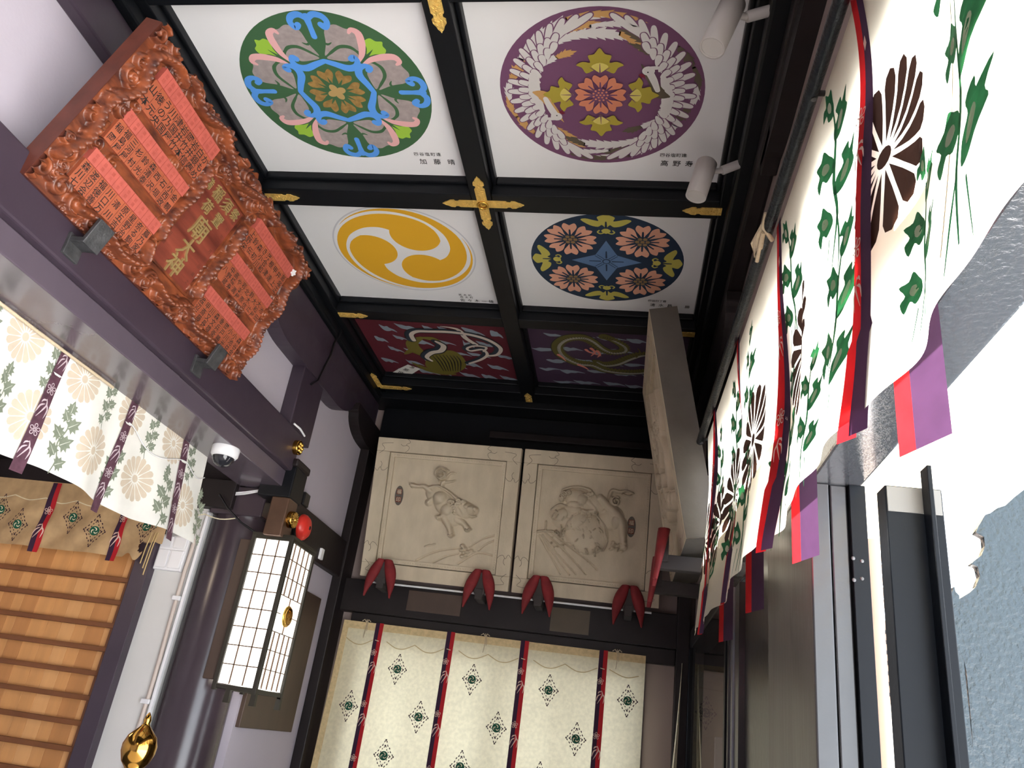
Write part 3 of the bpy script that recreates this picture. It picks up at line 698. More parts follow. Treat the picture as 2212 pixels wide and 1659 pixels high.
# ================================================================== CARVED PLAQUE ON THE LEFT WALL
class HF:
    """height field on a rectangular grid of a frame"""
    def __init__(s, u0, u1, v0, v1, nu, nv):
        s.us = np.linspace(u0, u1, nu+1); s.vs = np.linspace(v0, v1, nv+1); s.nu, s.nv = nu, nv
        s.U, s.V = np.meshgrid(s.us, s.vs); s.H = np.zeros_like(s.U)
    def win(s, x0, x1, y0, y1):
        i0, i1 = np.searchsorted(s.us, (x0, x1)); j0, j1 = np.searchsorted(s.vs, (y0, y1)); return slice(j0, j1), slice(i0, i1)
    def blob(s, cx, cy, rx, ry=None, h=.01, ang=0.0, p=1.0):
        ry = ry or rx; r = max(rx, ry); w = s.win(cx-r, cx+r, cy-r, cy+r); a, b = s.U[w]-cx, s.V[w]-cy; c, q = cos(ang), sin(ang)
        d = ((a*c+b*q)/rx)**2+((-a*q+b*c)/ry)**2; s.H[w] += h*np.clip(1-d, 0, 1)**p*(1 if h < 0 else 1)
    def ridge(s, pts, r, h, mode='max', sm=5):
        q = smooth(pts, sm, False) if sm > 1 else pts; K = len(q)-1
        for i in range(K):
            (x0, y0), (x1, y1) = q[i], q[i+1]; f = i/K
            rr = np.interp(f, np.linspace(0, 1, len(r)), r) if hasattr(r, '__len__') else r
            w = s.win(min(x0, x1)-rr, max(x0, x1)+rr, min(y0, y1)-rr, max(y0, y1)+rr); a, b = s.U[w], s.V[w]
            if a.size == 0: continue
            dx, dy = x1-x0, y1-y0; t = np.clip(((a-x0)*dx+(b-y0)*dy)/(dx*dx+dy*dy+1e-12), 0, 1)
            d = np.hypot(a-x0-t*dx, b-y0-t*dy)/rr; g_ = np.sqrt(np.clip(1-d*d, 0, 1))*h
            s.H[w] = np.maximum(s.H[w], g_) if mode == 'max' else (np.minimum(s.H[w], s.H[w]*0-g_*abs(1)) if mode == 'min' else s.H[w]+g_)
    def spiral(s, cx, cy, R_, r, h, turns=1.6, ang=0.0, sg=1):
        n = 22; s.ridge([(cx+R_*(1-.85*i/n)*cos(ang+sg*turns*2*PI*i/n), cy+R_*(1-.85*i/n)*sin(ang+sg*turns*2*PI*i/n)) for i in range(n+1)], r, h, sm=1)
    def mesh(s, mb, fr, m, w=0.0, keep=None):
        pts = [fr(s.U[j, i], s.V[j, i], w+s.H[j, i]) for j in range(s.nv+1) for i in range(s.nu+1)]; a = s.nu+1
        F = [(j*a+i, j*a+i+1, (j+1)*a+i+1, (j+1)*a+i) for j in range(s.nv) for i in range(s.nu) if keep is None or keep((s.us[i]+s.us[i+1])/2, (s.vs[j]+s.vs[j+1])/2)]
        mb.add(pts, F, m, True); return mb
b0, t0 = np.array([-1.61, 0, 2.675]), np.array([-1.41, 0, 3.225]); PV = (t0-b0)/np.linalg.norm(t0-b0)
PF = Frame(b0, (0, 1, 0), PV, np.cross((0, 1, 0), PV))
plq = thing('carved_plaque', PF(2.07, 0, -.03), 'large reddish carved wooden plaque with rows of black names, leaning out from the left wall', 'plaque')
BRD = [(1.540, 1.882, .372, .511), (1.537, 1.880, .226, .343), (1.537, 1.886, .067, .190), (2.236, 2.570, .368, .500), (2.233, 2.572, .224, .342), (2.233, 2.572, .060, .184)]
CTR = (1.935, 2.168, .100, .456)
hf = HF(1.447, 2.690, 0.0, .606, 560, 272); rnd = random.Random(11)
hf.H[:] = .004
for i in range(150):
    u, v = rnd.uniform(1.45, 2.69), rnd.uniform(.0, .60)
    if any(a-.005 < u < b+.005 and c-.002 < v < d+.002 for a, b, c, d in BRD+[CTR]): continue
    hf.spiral(u, v, rnd.uniform(.016, .034), rnd.uniform(.0055, .0085), rnd.uniform(.014, .030), rnd.uniform(1.1, 1.8), rnd.uniform(0, 6), rnd.choice((1, -1)))
for x0, x1, s0, s1 in ((1.46, 2.68, .545, .575), (1.46, 2.68, .028, .045)):
    for i in range(17): hf.spiral(x0+(x1-x0)*i/16, rnd.uniform(s0, s1), .034, .009, .026, 1.5, rnd.uniform(0, 6), rnd.choice((1, -1)))
for uu in (1.495, 1.905, 2.20, 2.63):
    for i in range(8): hf.spiral(uu+rnd.uniform(-.008, .008), .06+.068*i, .026, .008, .022, 1.4, rnd.uniform(0, 6), rnd.choice((1, -1)))
for pth in ([(1.47, .10), (1.50, .20), (1.475, .30), (1.52, .40), (1.49, .50), (1.56, .545), (1.62, .53)], [(1.64, .56), (1.74, .535), (1.84, .565), (1.93, .53), (2.02, .50), (2.10, .52), (2.2, .55), (2.3, .535)],
            [(2.34, .555), (2.44, .53), (2.54, .555), (2.61, .50), (2.60, .42), (2.64, .33), (2.61, .24), (2.65, .15), (2.62, .07)],
            [(1.62, .035), (1.72, .055), (1.83, .03), (1.92, .06), (1.90, .12)], [(2.02, .05), (2.12, .035), (2.2, .075), (2.28, .03), (2.40, .045), (2.5, .025)],
            [(1.91, .16), (1.895, .25), (1.915, .34), (1.90, .44)], [(2.205, .12), (2.19, .22), (2.21, .32), (2.195, .42)]):
    hf.ridge(pth, .017, .042)
    q = smooth(pth, 10, False)
    for k in range(0, len(q)-1, 2): hf.blob(q[k][0], q[k][1], .010, h=.008)
for i in range(7): hf.blob(rnd.uniform(1.6, 2.5), rnd.uniform(.53, .57), .03, .022, .02, rnd.uniform(0, 3))
for a, b, c, d in BRD:
    w = hf.win(a, b, c, d); hf.H[w] = .006
w = hf.win(*CTR); hf.H[w] = .002
def p_top(u): return .578+.012*sin(u*31)+.010*sin(u*57+1)+.006*sin(u*120)-.05*max(0, (u-2.62)/.07)**2
def p_right(v): return 2.672+.010*sin(v*40)+.008*sin(v*83)
keep = lambda u, v: v < p_top(u) and u < p_right(v)
mb = MB(); hf.mesh(mb, PF, 'keyaki', 0.0, keep)
ol = [(1.447, 0), (2.672, 0)]+[(p_right(v)-.004, v) for v in np.linspace(.0, .56, 40)]+[(u, p_top(u)-.004) for u in np.linspace(2.66, 1.447, 90)]
mb.prism(PF, ol, -.055, .0025, 'keyaki_side'); mb.build('carved_frame', plq)
NAMES = [['かもめ', '白銀庵', '岩井信', '岡竹本', '岩井竹', '津国屋', '川乃国', 'うの央', '徳元', '山本'],
         ['金親', '小西政', '石垣', '西沢', '森清泰', '鈴光', '杉村', '三河屋', '福島屋', '稲岡'],
         ['蔦乃家', '奈る駒', '星野治', '原五吉', '清川', '川口万', '福徳善', '渡辺会', '森川七'],
         ['飯塚正', '井上', '甲達', '根津', '落合和', 'き小川', '森初', '鈴伝', '上野栄'],
         ['池田', '大和屋', '大辻', '鈴木信', '北原', '岩城屋', 'や満', '高橋寿', '中野蔵', '八'],
         ['森谷金', '小池益', '小川光', '岡戸勝', '幸兵衛', '森文雄', '川又長', '甲斎藤', '渡辺正']]
for (a, b, c, d), cols in zip(BRD, NAMES):
    hb = (d-c)*.34; n = len(cols); cw = (b-a)/n
    nb = MB().fbox(PF, a, b, c, d-hb, .004, .018, 'orange_board').fbox(PF, a, b, d-hb, d, .004, .024, 'salmon_band')
    for i in range(1, n): nb.fbox(PF, a+i*cw-.0006, a+i*cw+.0006, c, d-hb, .018, .0186, 'keyaki_dark').fbox(PF, a+i*cw-.0006, a+i*cw+.0006, d-hb, d, .024, .0246, 'ink_red')
    for i in range(n):   # the small red lettering above each name
        u = a+(i+.5)*cw
        for k in range(2): nb.text('世話講元'[(i+k) % 4], PF, u, d-hb*(.32+.38*k), hb*.30, 'ink_red', .0245)
    o = nb.build('name_board', plq)
    ib = MB(); hh = (d-hb-c)
    for i, nm in enumerate(cols):
        u = b-(i+.5)*cw; k = len(nm); sz = min(cw*1.02, hh/k*1.0)
        vs = [d-hb-hh*(j+.5)/k for j in range(k)] if k == 3 else ([d-hb-hh*.27, d-hb-hh*.74][:k] if k == 2 else [d-hb-hh*.4])
        for ch, v in zip(nm, vs): ib.text(ch, PF, u, v-.001, min(cw*1.0, hh/3*1.0), 'ink', .0185, sx=1.08)
    io = ib.build('inscription'); io.parent = o; io.location = Vector(WORLD[io.name]-WORLD[o.name]); io['kind'] = 'thing'
cb = MB().fbox(PF, *CTR, .0, .004, 'keyaki_dark')
for a, b, c, d in ((CTR[0]-.008, CTR[0], CTR[2], CTR[3]), (CTR[1], CTR[1]+.008, CTR[2], CTR[3]), (CTR[0]-.008, CTR[1]+.008, CTR[3], CTR[3]+.008), (CTR[0]-.008, CTR[1]+.008, CTR[2]-.008, CTR[2])): cb.fbox(PF, a, b, c, d, 0, .016, 'keyaki')
for i in range(5):
    for k, ch in enumerate('平成元年五月吉日建之'): 
        if i in (0, 4): cb.text(ch, PF, CTR[0]+.02+i*.0485, .44-k*.034, .016, 'keyaki_side', .0044)
cbo = cb.build('title_board', plq)
gb_ = MB()
for ch, u, v, sz in (('満', 1.948, .420, .042), ('稲', 2.012, .424, .054), ('荷', 2.008, .362, .050), ('須', 2.076, .424, .054), ('置', 2.084, .362, .050), ('祭', 2.132, .428, .044), ('廟', 2.045, .292, .088), ('大', 2.050, .212, .078), ('神', 2.052, .140, .082)):
    gb_.text(ch, PF, u, v, sz, 'gilt', .004, .006)
go = gb_.build('gilt_lettering'); go.parent = cbo; go.location = Vector(WORLD[go.name]-WORLD[cbo.name])
sh = MB(); fw = Frame(PF(2.572, .487, .024), PF.U, PF.V, PF.N)
for k in range(5): sh.prism(fw, xf(circle(.008, 0, .007, 8, .005), k*2*PI/5), 0, .006, 'board_white')
sh.build('paper_flower', plq)
for u, lb in ((1.70, 'grey iron bracket under the carved plaque, nearer the camera'), (2.45, 'grey iron bracket under the carved plaque, nearer the far corner')):
    p = PF(u, 0, 0); t = thing('iron_bracket', (-1.62, p[1], 2.64), lb, 'bracket', 'iron brackets of the plaque')
    MB().box(-1.623, -1.612, p[1]-.032, p[1]+.032, 2.585, 2.655, 'iron').build('wall_plate', t, bevel=.002)
    a = MB(); a.add([(-1.62, p[1]-.03, 2.628), (-1.62, p[1]+.03, 2.628), (-1.62, p[1]+.03, 2.643), (-1.62, p[1]-.03, 2.643)]+[tuple(PF(p[1]+s_, v_, .052)) for s_, v_ in ((-.03, -.035), (.03, -.035), (.03, -.018), (-.03, -.018))],
              [(0, 1, 5, 4), (3, 7, 6, 2), (0, 4, 7, 3), (1, 2, 6, 5), (4, 5, 6, 7), (0, 3, 2, 1)], 'iron'); a.build('arm', t, bevel=.002)
    MB().fbox(PF, p[1]-.034, p[1]+.034, -.035, .050, .050, .062, 'iron').build('lip', t, bevel=.002)

# ================================================================== PLASTER RELIEFS
def relief(name, fr, Wd, Ht, label, carve, th=.055, B=.085):
    t = thing(name, fr(Wd/2, 0, -th/2), label, 'relief', 'framed plaster reliefs')
    f = MB()
    for a in ((0, Wd, 0, B), (0, Wd, Ht-B, Ht), (0, B, B, Ht-B), (Wd-B, Wd, B, Ht-B)): f.fbox(fr, *a[:4], -th, .012, 'gesso')
    f.fbox(fr, B*.5, Wd-B*.5, B*.5, Ht-B*.5, -th, -th+.01, 'gesso_grey')
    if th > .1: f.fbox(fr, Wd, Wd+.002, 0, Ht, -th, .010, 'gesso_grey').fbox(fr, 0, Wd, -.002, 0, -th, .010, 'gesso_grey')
    for cx, cy, sx, sy in ((0, 0, 1, 1), (Wd, 0, -1, 1), (0, Ht, 1, -1), (Wd, Ht, -1, -1)):   # engraved metal-like corner plates
        for pth in ([(.0, .19), (.02, .21), (.035, .185), (.05, .205), (.07, .20), (.083, .185)], [(.19, .0), (.21, .02), (.185, .035), (.205, .05), (.20, .07), (.185, .083)], [(.04, .19), (.045, .165), (.035, .15)], [(.19, .04), (.165, .045), (.15, .035)], [(.02, .1), (.05, .07), (.03, .04), (.1, .03)]):
            f.poly(fr, xf(Strip([[(cx+sx*a, cy+sy*b) for a, b in q] for q in stroke(pth, .0024, 4).polys]), 0), 'gesso_grey', .0126)
    f.build('frame', t, bevel=.004)
    il = B; md = MB(); k = .030
    e_ = .004
    for a in ((il+e_, Wd-il-e_, il+e_, il+k), (il+e_, Wd-il-e_, Ht-il-k, Ht-il-e_), (il+e_, il+k, il+k, Ht-il-k), (Wd-il-k, Wd-il-e_, il+k, Ht-il-k)): md.fbox(fr, *a, -.03, -.002, 'gesso')
    L = Wd-2*il-k; n = 46
    for i in range(n):
        for (u, v) in ((il+k/2+L*i/n, il+k/2), (il+k/2+L*i/n, Ht-il-k/2), (il+k/2, il+k/2+(Ht-2*il-k)*i/n), (Wd-il-k/2, il+k/2+(Ht-2*il-k)*i/n)):
            d_ = .0045; md.add([fr(u-d_, v-d_, -.002), fr(u+d_, v-d_, -.002), fr(u+d_, v+d_, -.002), fr(u-d_, v+d_, -.002), fr(u, v, .003)], [(0, 1, 4), (1, 2, 4), (2, 3, 4), (3, 0, 4)], 'gesso', True)
    md.build('beaded_moulding', t)
    i0 = il+k-.002; h = HF(i0, Wd-i0, i0, Ht-i0, 190, 190); S_ = lambda p: [(i0+(Wd-2*i0)*a, i0+(Ht-2*i0)*b) for a, b in p]
    seals = carve(h, S_, Wd-2*i0)
    cp = MB(); h.H *= 2.3; h.mesh(cp, fr, 'gesso', -.018); cp.build('carved_panel', t)
    for (a, b, chs) in seals:
        (u, v), = S_([(a, b)]); sb = MB(); sb.prism(fr, circle(u, v, .026, 28, .060), -.020, -.0135, 'gesso_grey')
        so_ = sb.build('seal_tablet', t)
        for k_, ch in enumerate(chs):
            z = MB(); vv = v+.024-.048*k_; z.fbox(fr, u-.017, u+.017, vv-.017, vv+.017, -.0135, -.0115, 'seal_red'); z.text(ch, fr, u, vv, .030, 'gesso', -.0112)
            zo = z.build('seal'); zo.parent = so_; zo.location = Vector(WORLD[zo.name]-WORLD[so_.name])
    return t
def quadmap(TL, TR, BR, BL):
    A = np.array([[x, y, x*y, 1] for x, y in (TL, TR, BR, BL)], float); cu = np.linalg.solve(A, [0, 1, 1, 0]); cv = np.linalg.solve(A, [1, 1, 0, 0])
    return lambda pts: [(float(np.dot(cu, (x, y, x*y, 1))), float(np.dot(cv, (x, y, x*y, 1)))) for x, y in pts]
def carve_leap(h, S_, sc):
    q = quadmap((330, 260), (1455, 350), (1355, 1480), (190, 1340)); T = lambda p: S_(q(p)); k = sc/1130
    def bl(x, y, rx, ry, hh, ang=0): (u, v), = T([(x, y)]); h.blob(u, v, rx*k, ry*k, hh, ang, .6)
    for a in ((770, 670, 120, 90, .016, -.5), (850, 770, 130, 95, .016, -.9), (940, 890, 125, 105, .018, -.5), (1070, 830, 105, 85, .020, -.3), (1160, 840, 55, 45, .014), (1120, 800, 50, 35, .008), (690, 755, 40, 35, .012), (820, 920, 45, 35, .014)): bl(*a)
    for p, r, hh in (([(700, 600), (790, 580), (860, 610), (930, 660), (990, 720)], 14, .018), ([(720, 640), (650, 585), (590, 585), (525, 570)], [34, 22, 18, 24], .018), ([(760, 700), (720, 730), (690, 760)], [40, 24, 20], .016),
                     ([(870, 930), (905, 1000), (925, 1060), (930, 1100)], [46, 34, 26, 34], .020), ([(990, 940), (1060, 980), (1100, 1040)], [40, 28, 34], .018), ([(860, 900), (830, 915), (800, 920)], [30, 22, 26], .018),
                     ([(830, 600), (835, 550), (860, 530)], 20, .014), ([(800, 520), (880, 540), (970, 520)], [8, 14, 3], .012), ([(880, 490), (920, 440), (970, 435)], [10, 10, 3], .010), ([(1100, 870), (1140, 905), (1185, 905)], [14, 18, 6], .016)):
        h.ridge(T(p), [x*k for x in r] if hasattr(r, '__len__') else r*k, hh)
    for x, y, r in ((830, 450, 72), (930, 765, 34), (960, 815, 30), (990, 860, 30), (1020, 740, 28), (1000, 790, 26), (1180, 835, 18), (1060, 755, 22)):
        (u, v), = T([(x, y)]); h.spiral(u, v, r*k, 9*k, .024, 1.7, x)
    for x, y in ((915, 1110), (935, 1120), (955, 1105), (1090, 1055), (1110, 1060), (1130, 1045), (510, 560), (520, 585), (795, 905), (800, 930)): bl(x, y, 15, 13, .012)
    for x, y, r in ((1050, 1220, 26), (1035, 1265, 22), (1075, 1250, 26), (1100, 1285, 26), (1045, 1330, 24), (1140, 1270, 20), (1170, 1300, 22), (1080, 1320, 20), (1060, 1290, 18)): bl(x, y, r, r*.8, .014); 
    for p in ([(560, 1365), (700, 1300), (850, 1260), (1030, 1240)], [(1120, 1230), (1250, 1150), (1390, 1110)], [(1210, 1270), (1300, 1200), (1385, 1165)], [(1000, 1410), (1110, 1340), (1190, 1300), (1270, 1300), (1360, 1325)], [(740, 1390), (870, 1330), (1000, 1300)]):
        h.ridge(T(p), 8*k, .005, 'min')
    for (x, y) in ((735, 1205), (680, 1215)): h.ridge(T([(x-25, y+8), (x+25, y-8)]), 7*k, .004)
    return [(.085, .62, '福印')]
def carve_rock(h, S_, sc):
    q = quadmap((285, 230), (1285, 300), (1240, 1400), (200, 1280)); T = lambda p: S_(q(p)); k = sc/1000
    def bl(x, y, rx, ry, hh, ang=0): (u, v), = T([(x, y)]); h.blob(u, v, rx*k, ry*k, hh, ang, .6)
    for a in ((720, 880, 210, 190, .020, -.4), (560, 720, 170, 110, .014, .3), (780, 580, 150, 90, .020, -.3), (620, 520, 110, 85, .020), (960, 720, 110, 120, .018, -.9), (1040, 800, 75, 110, .014, .3), (600, 610, 90, 50, .012), (450, 680, 90, 70, .010)): bl(*a)
    for p, r, hh in (([(850, 520), (920, 600), (1000, 680), (1050, 780), (1070, 900), (1080, 1010)], [40, 44, 50, 50, 34, 30], .024), ([(740, 560), (800, 640), (720, 660), (680, 650)], [40, 30, 24, 26], .022), ([(560, 590), (600, 630), (650, 640)], [30, 20, 20], .016),
                     ([(490, 440), (590, 410), (700, 420), (760, 470)], [10, 14, 14, 6], .016), ([(660, 410), (740, 430), (800, 490)], [10, 12, 5], .014), ([(930, 520), (960, 440), (1030, 450), (1100, 440), (1165, 465)], [14, 20, 16, 10, 4], .016), ([(1060, 470), (1110, 490), (1150, 480)], [8, 8, 3], .012), ([(960, 520), (960, 590), (1010, 620)], [20, 22, 10], .014)):
        h.ridge(T(p), [x*k for x in r], hh)
    for x, y, r in ((500, 480, 34), (545, 470, 26), (740, 490, 26), (700, 495, 24), (1000, 550, 46), (770, 475, 18), (660, 515, 16), (480, 530, 24)):
        (u, v), = T([(x, y)]); h.spiral(u, v, r*k, 8*k, .024, 1.7, x)
    for p in ([(380, 640), (450, 590), (520, 600), (640, 660), (580, 700)], [(640, 690), (740, 660), (810, 690), (880, 790), (900, 880), (920, 960), (880, 1050)], [(480, 700), (600, 740), (760, 720)], [(330, 760), (330, 850), (400, 860), (490, 940), (560, 1000), (640, 1060), (740, 1160)], [(240, 860), (320, 850)]):
        h.ridge(T(p), 8*k, .016)
    r = random.Random(3)
    for i in range(70):
        x, y = r.uniform(390, 860), r.uniform(640, 1060); h.ridge(T([(x, y), (x+r.uniform(-30, 30), y+r.uniform(10, 50))]), 6*k, .020+r.uniform(0, .008))
    for p in ([(255, 890), (340, 1040), (470, 1270)], [(290, 890), (430, 1070), (625, 1280)], [(320, 870), (500, 1040), (720, 1280)], [(380, 870), (560, 1010), (740, 1150), (830, 1240)], [(270, 900), (400, 1080), (560, 1280)]):
        h.ridge(T(p), 7*k, .006, 'min')
    for i in range(14): bl(r.uniform(940, 1110), r.uniform(960, 1060), 18, 12, .010)
    return [(.885, .53, '福印')]
def carve_wave(h, S_, sc):
    r = random.Random(8)
    for i in range(34):
        (u, v), = S_([(r.uniform(.1, .9), .12+.6*r.random()**1.3)]); h.spiral(u, v, r.uniform(.02, .05), .007, .020, 1.5, r.uniform(0, 6), r.choice((1, -1)))
    for i in range(12):
        a, b = r.random()*.8+.1, r.random()*.6+.1; h.ridge(S_([(a, b), (a+.08, b+.1), (a+.02, b+.22)]), .012, .018)
    return []
def tilt(x0, y0, z0, y1, z1):
    V = np.array([0, y1-y0, z1-z0], float); H = np.linalg.norm(V); V /= H; U = np.array([1., 0, 0]); return Frame((x0, y0, z0), U, V, np.cross(U, V)), H
fr, H = tilt(-1.587, 4.655, 2.318, 4.47, 3.145); relief('plaster_relief', fr, .908, H, 'cream plaster relief of a leaping lion, on the left of the far wall', carve_leap)
fr, H = tilt(-.660, 4.655, 2.318, 4.47, 3.145); relief('plaster_relief', fr, .850, H, 'cream plaster relief of a maned lion behind a rock, beside the leaping lion relief', carve_rock)
V = np.array([-.20, 0, 1.03]); H = np.linalg.norm(V); V /= H; U = np.array([0, -1., 0])
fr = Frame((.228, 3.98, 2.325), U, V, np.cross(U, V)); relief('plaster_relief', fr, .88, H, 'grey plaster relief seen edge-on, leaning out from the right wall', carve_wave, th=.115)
# red cloth wedges that carry the reliefs
def wedge(x, y, z, label, rot=0.0, s=1.0, rch=.1115):
    t = thing('cloth_wedge', (x, y, z), label, 'support', 'red cloth wedges under the reliefs'); c, q = cos(rot), sin(rot)
    def F(a, b, d): return (x+s*(a*c-b*q), y+s*(a*q+b*c), z+s*d)
    for sg in (-1, 1):
        n = 9; pts = []
        for i in range(n+1):
            f = i/n; a = sg*(.022+.055*f+.010*sin(f*PI)); d = .12-.225*f; wd = .004+.036*sin(PI*min(1, .12+.88*f)**.8)*(1-f*.35)
            for k in range(8):
                th = 2*PI*k/8; pts.append(F(a+wd*cos(th), -.035+.026*sin(th)*(1-.6*f)-.03*f, d))
        w_ = MB().add(pts, [(i*8+k, i*8+(k+1) % 8, (i+1)*8+(k+1) % 8, (i+1)*8+k) for i in range(n) for k in range(8)], 'red_cloth', True)
        w_.add(pts[:8], [list(range(8))], 'red_cloth').add(pts[-8:], [list(range(8))[::-1]], 'red_cloth'); w_.build('wing', t)
    m_ = MB(); pr = [(-.030, -.02), (.030, -.02), (.022, .085), (0, .105), (-.022, .085)]
    m_.prism(Frame(F(0, -.035, 0), (s*c, s*q, 0), (0, 0, s), (s*q, -s*c, 0)), pr, -.022, .012, 'dark_cloth')
    for a0, a1, b0_, b1_, d0, d1 in ((-.022, .022, -.05, rch, -.05, .012),):
        m_.add([F(a, b, d) for d in (d0, d1) for b in (b0_, b1_) for a in (a0, a1)], [(0, 2, 3, 1), (4, 5, 7, 6), (0, 1, 5, 4), (2, 6, 7, 3), (0, 4, 6, 2), (1, 3, 7, 5)], 'dark_cloth')
    m_.build('core', t, bevel=.004)
    return t
for i, x in enumerate((-1.425, -.833, -.490, .020)):
    wedge(x, 4.603, 2.290, ('red cloth wedge under the left corner of the leaping lion relief', 'red cloth wedge under the right corner of the leaping lion relief', 'red cloth wedge under the left corner of the rock lion relief', 'red cloth wedge under the right corner of the rock lion relief')[i])
wedge(.178, 3.36, 2.300, 'red cloth wedge under the near end of the edge-on grey relief', -PI/2, 1.0, .221)
wedge(.178, 3.88, 2.300, 'red cloth wedge under the far end of the edge-on grey relief', -PI/2, 1.0, .221)
r_ = MB().tube([(-1.535, 4.625, 2.282), (-.7, 4.625, 2.284), (.150, 4.625, 2.284)], .006, 'plastic_white', 8); tag(r_.build('rail'), 'thin white rail along the dark beam under the two lion reliefs', 'rail')
for x in (-1.50, -1.2, -.62, -.35, .13): pass
b_ = MB().box(-1.285, -.955, 4.709, 4.716, 2.155, 2.275, 'board_brown'); tag(b_.build('wooden_label', bevel=.002), 'faint brown wooden label on the far beam under the leaping lion', 'label')
b_ = MB().box(-.420, -.195, 4.7135, 4.716, 2.135, 2.27, 'board_dull'); tag(b_.build('paper_remnant'), 'scraped yellowish paper patch on the far beam under the rock lion', 'label')

# ================================================================== CLOTH
def emblem(put, cx, cy, s):
    """lozenge of small leaves round a green three-comma disc; half height s, half width .64 s"""
    wx = .64
    for k in range(4):
        a, b = ((0, 1), (wx, 0), (0, -1), (-wx, 0))[k], ((wx, 0), (0, -1), (-wx, 0), (0, 1))[k]
        for q, (sc, n, wd) in enumerate(((1.0, 5, .055), (.66, 4, .07))):
            for i in range(n):
                f0, f1 = (i+.22)/n, (i+.80)/n; p0 = [a[j]+(b[j]-a[j])*f0 for j in (0, 1)]; p1 = [a[j]+(b[j]-a[j])*f1 for j in (0, 1)]
                m_ = [(p0[j]+p1[j])/2*(.93 if i % 2 else 1.04) for j in (0, 1)]
                put(Strip([[(cx+s*sc*x, cy+s*sc*y) for x, y in pl] for pl in stroke([p0, m_, p1], [.02, wd*1.5, .026], 3).polys]), 'emblem_dark')
        t_ = (0, PI/2, PI, -PI/2)[k]
        for sc in (.97, .60):
            for da in (-.5, 0, .5):
                put([(cx+s*(sc*a[0]+x), cy+s*(sc*a[1]+y)) for x, y in xf(xf(circle(0, .055, .03, 8, .06), da), -t_, 1.0)], 'emblem_dark')
    put(circle(cx, cy, s*.30, 24), 'emblem_green', 2)
    for k in range(3):
        put(Strip([[(cx+s*x, cy+s*y) for x, y in pl] for pl in xf(stroke([(.055, .0), (.10, .09), (.04, .18), (-.08, .21)], [.01, .07, .06, .01], 4), k*2*PI/3).polys]), 'linen', 3)
def knot(put, cx, cy, s, m):
    for k in range(5):
        for q in stroke([(0, .15), (.28, .7), (0, 1), (-.28, .7), (0, .15)], .13, 3).polys: put([(cx+s*x, cy+s*y) for x, y in xf(q, k*2*PI/5)], m, 3)
def crane(put, cx, cy, s, m):
    for p in ([(0, 1), (.2, .5), (.0, .0), (-.5, -.9)], [(.1, .6), (.5, .1), (.35, -.8)], [(-.05, .5), (-.5, .2), (-.7, -.5)], [(0, .9), (-.35, .8), (-.5, .55)]):
        for q in stroke(p, [.06, .18, .16, .04], 3).polys: put([(cx+s*x, cy+s*y) for x, y in q], m, 3)
# ---- curtain over the far window (folds across x, hung at y about 4.69)
CW0, CW1, CZ1, CZ0 = -1.640, .135, 2.058, .78
def far_cloth(x, z, lift=0.0):
    d = (CZ1-z); a = min(1, d/.25)
    y = 4.700-.010*a*sin(x*13.5+.6*sin(z*2))-.012*a*sin(x*5.1+1)-.006*sin(x*31+z*3)*min(1, d)
    xx = x
    if x < -1.58: xx = x-.02*min(1, d*1.2)
    return np.array([xx, y-.004-lift, z])
t = thing('window_curtain', (-.75, 4.70, CZ0), 'cream curtain with red and plum bands over the far window', 'curtain')
mb = MB().grid(lambda a, b: far_cloth(CW0+(CW1-CW0)*a, CZ1-(CZ1-CZ0)*b), 220, 60, 'linen')
mb.build('cloth', t)
mb = MB().grid(lambda a, b: far_cloth(CW0+(CW1-CW0)*a, CZ1-.042*b, .003), 160, 3, 'linen_top')
mb.grid(lambda a, b: far_cloth(CW0+.035*a, CZ1-(CZ1-CZ0)*b, .003), 3, 40, 'linen_top'); mb.build('hem', t)
BANDX = (-1.418, -.985, -.550, -.100)
def put_far(mb):
    return lambda p, m, k=1: mb.decal(p, far_cloth, m, .0009+.0003*k, .025)
dm = MB(); pf = put_far(dm)
for x, z in [(-1.262+.437*i, 1.820-.003*i) for i in range(4)]+[(-1.514, 1.594)]+[(-1.096+.441*i, 1.586) for i in range(3)]+[(-1.252+.43*i, 1.368) for i in range(4)]+[(-1.50+.437*i, 1.14) for i in range(4)]:
    emblem(pf, x, z, .078)
for i in range(4):
    x0 = (CW0 if i == 0 else BANDX[i-1]+.03)+.03; x1 = BANDX[i]-.03; n = max(1, round((x1-x0)/.2))
    for k in range(n):
        a, b = x0+(x1-x0)*k/n, x0+(x1-x0)*(k+1)/n
        pf(stroke([(a, 1.962), (a+(b-a)*.3, 1.936), ((a+b)/2, 1.930), (a+(b-a)*.7, 1.936), (b, 1.962)], .005, 5), 'linen_thread', 1)
pf(stroke([(-.06, 1.962), (.03, 1.93), (.10, 1.945)], .005, 5), 'linen_thread', 1)
dm.build('embroidery', t)
for x in BANDX:
    b = MB()
    for x0, x1, m in ((x-.024, x, 'far_plum'), (x, x+.024, 'far_red')):
        b.grid(lambda a, c: far_cloth(x0+(x1-x0)*a, CZ1+.003-(CZ1-CZ0)*c, .005), 3, 50, m)
    pb = lambda p, m, k=1: b.decal(p, far_cloth, m, .0055+.0003*k, .02)
    pb([(x-.012, 1.962), (x+.012, 1.958), (x+.012, 1.962), (x-.012, 1.966)], 'linen', 4)
    for z in (1.895, 1.615, 1.335):
        knot(pb, x-.006, z, .018, 'band_pale'); crane(pb, x+.004, z-.085, .036, 'band_pale')
    b.build('band', t)
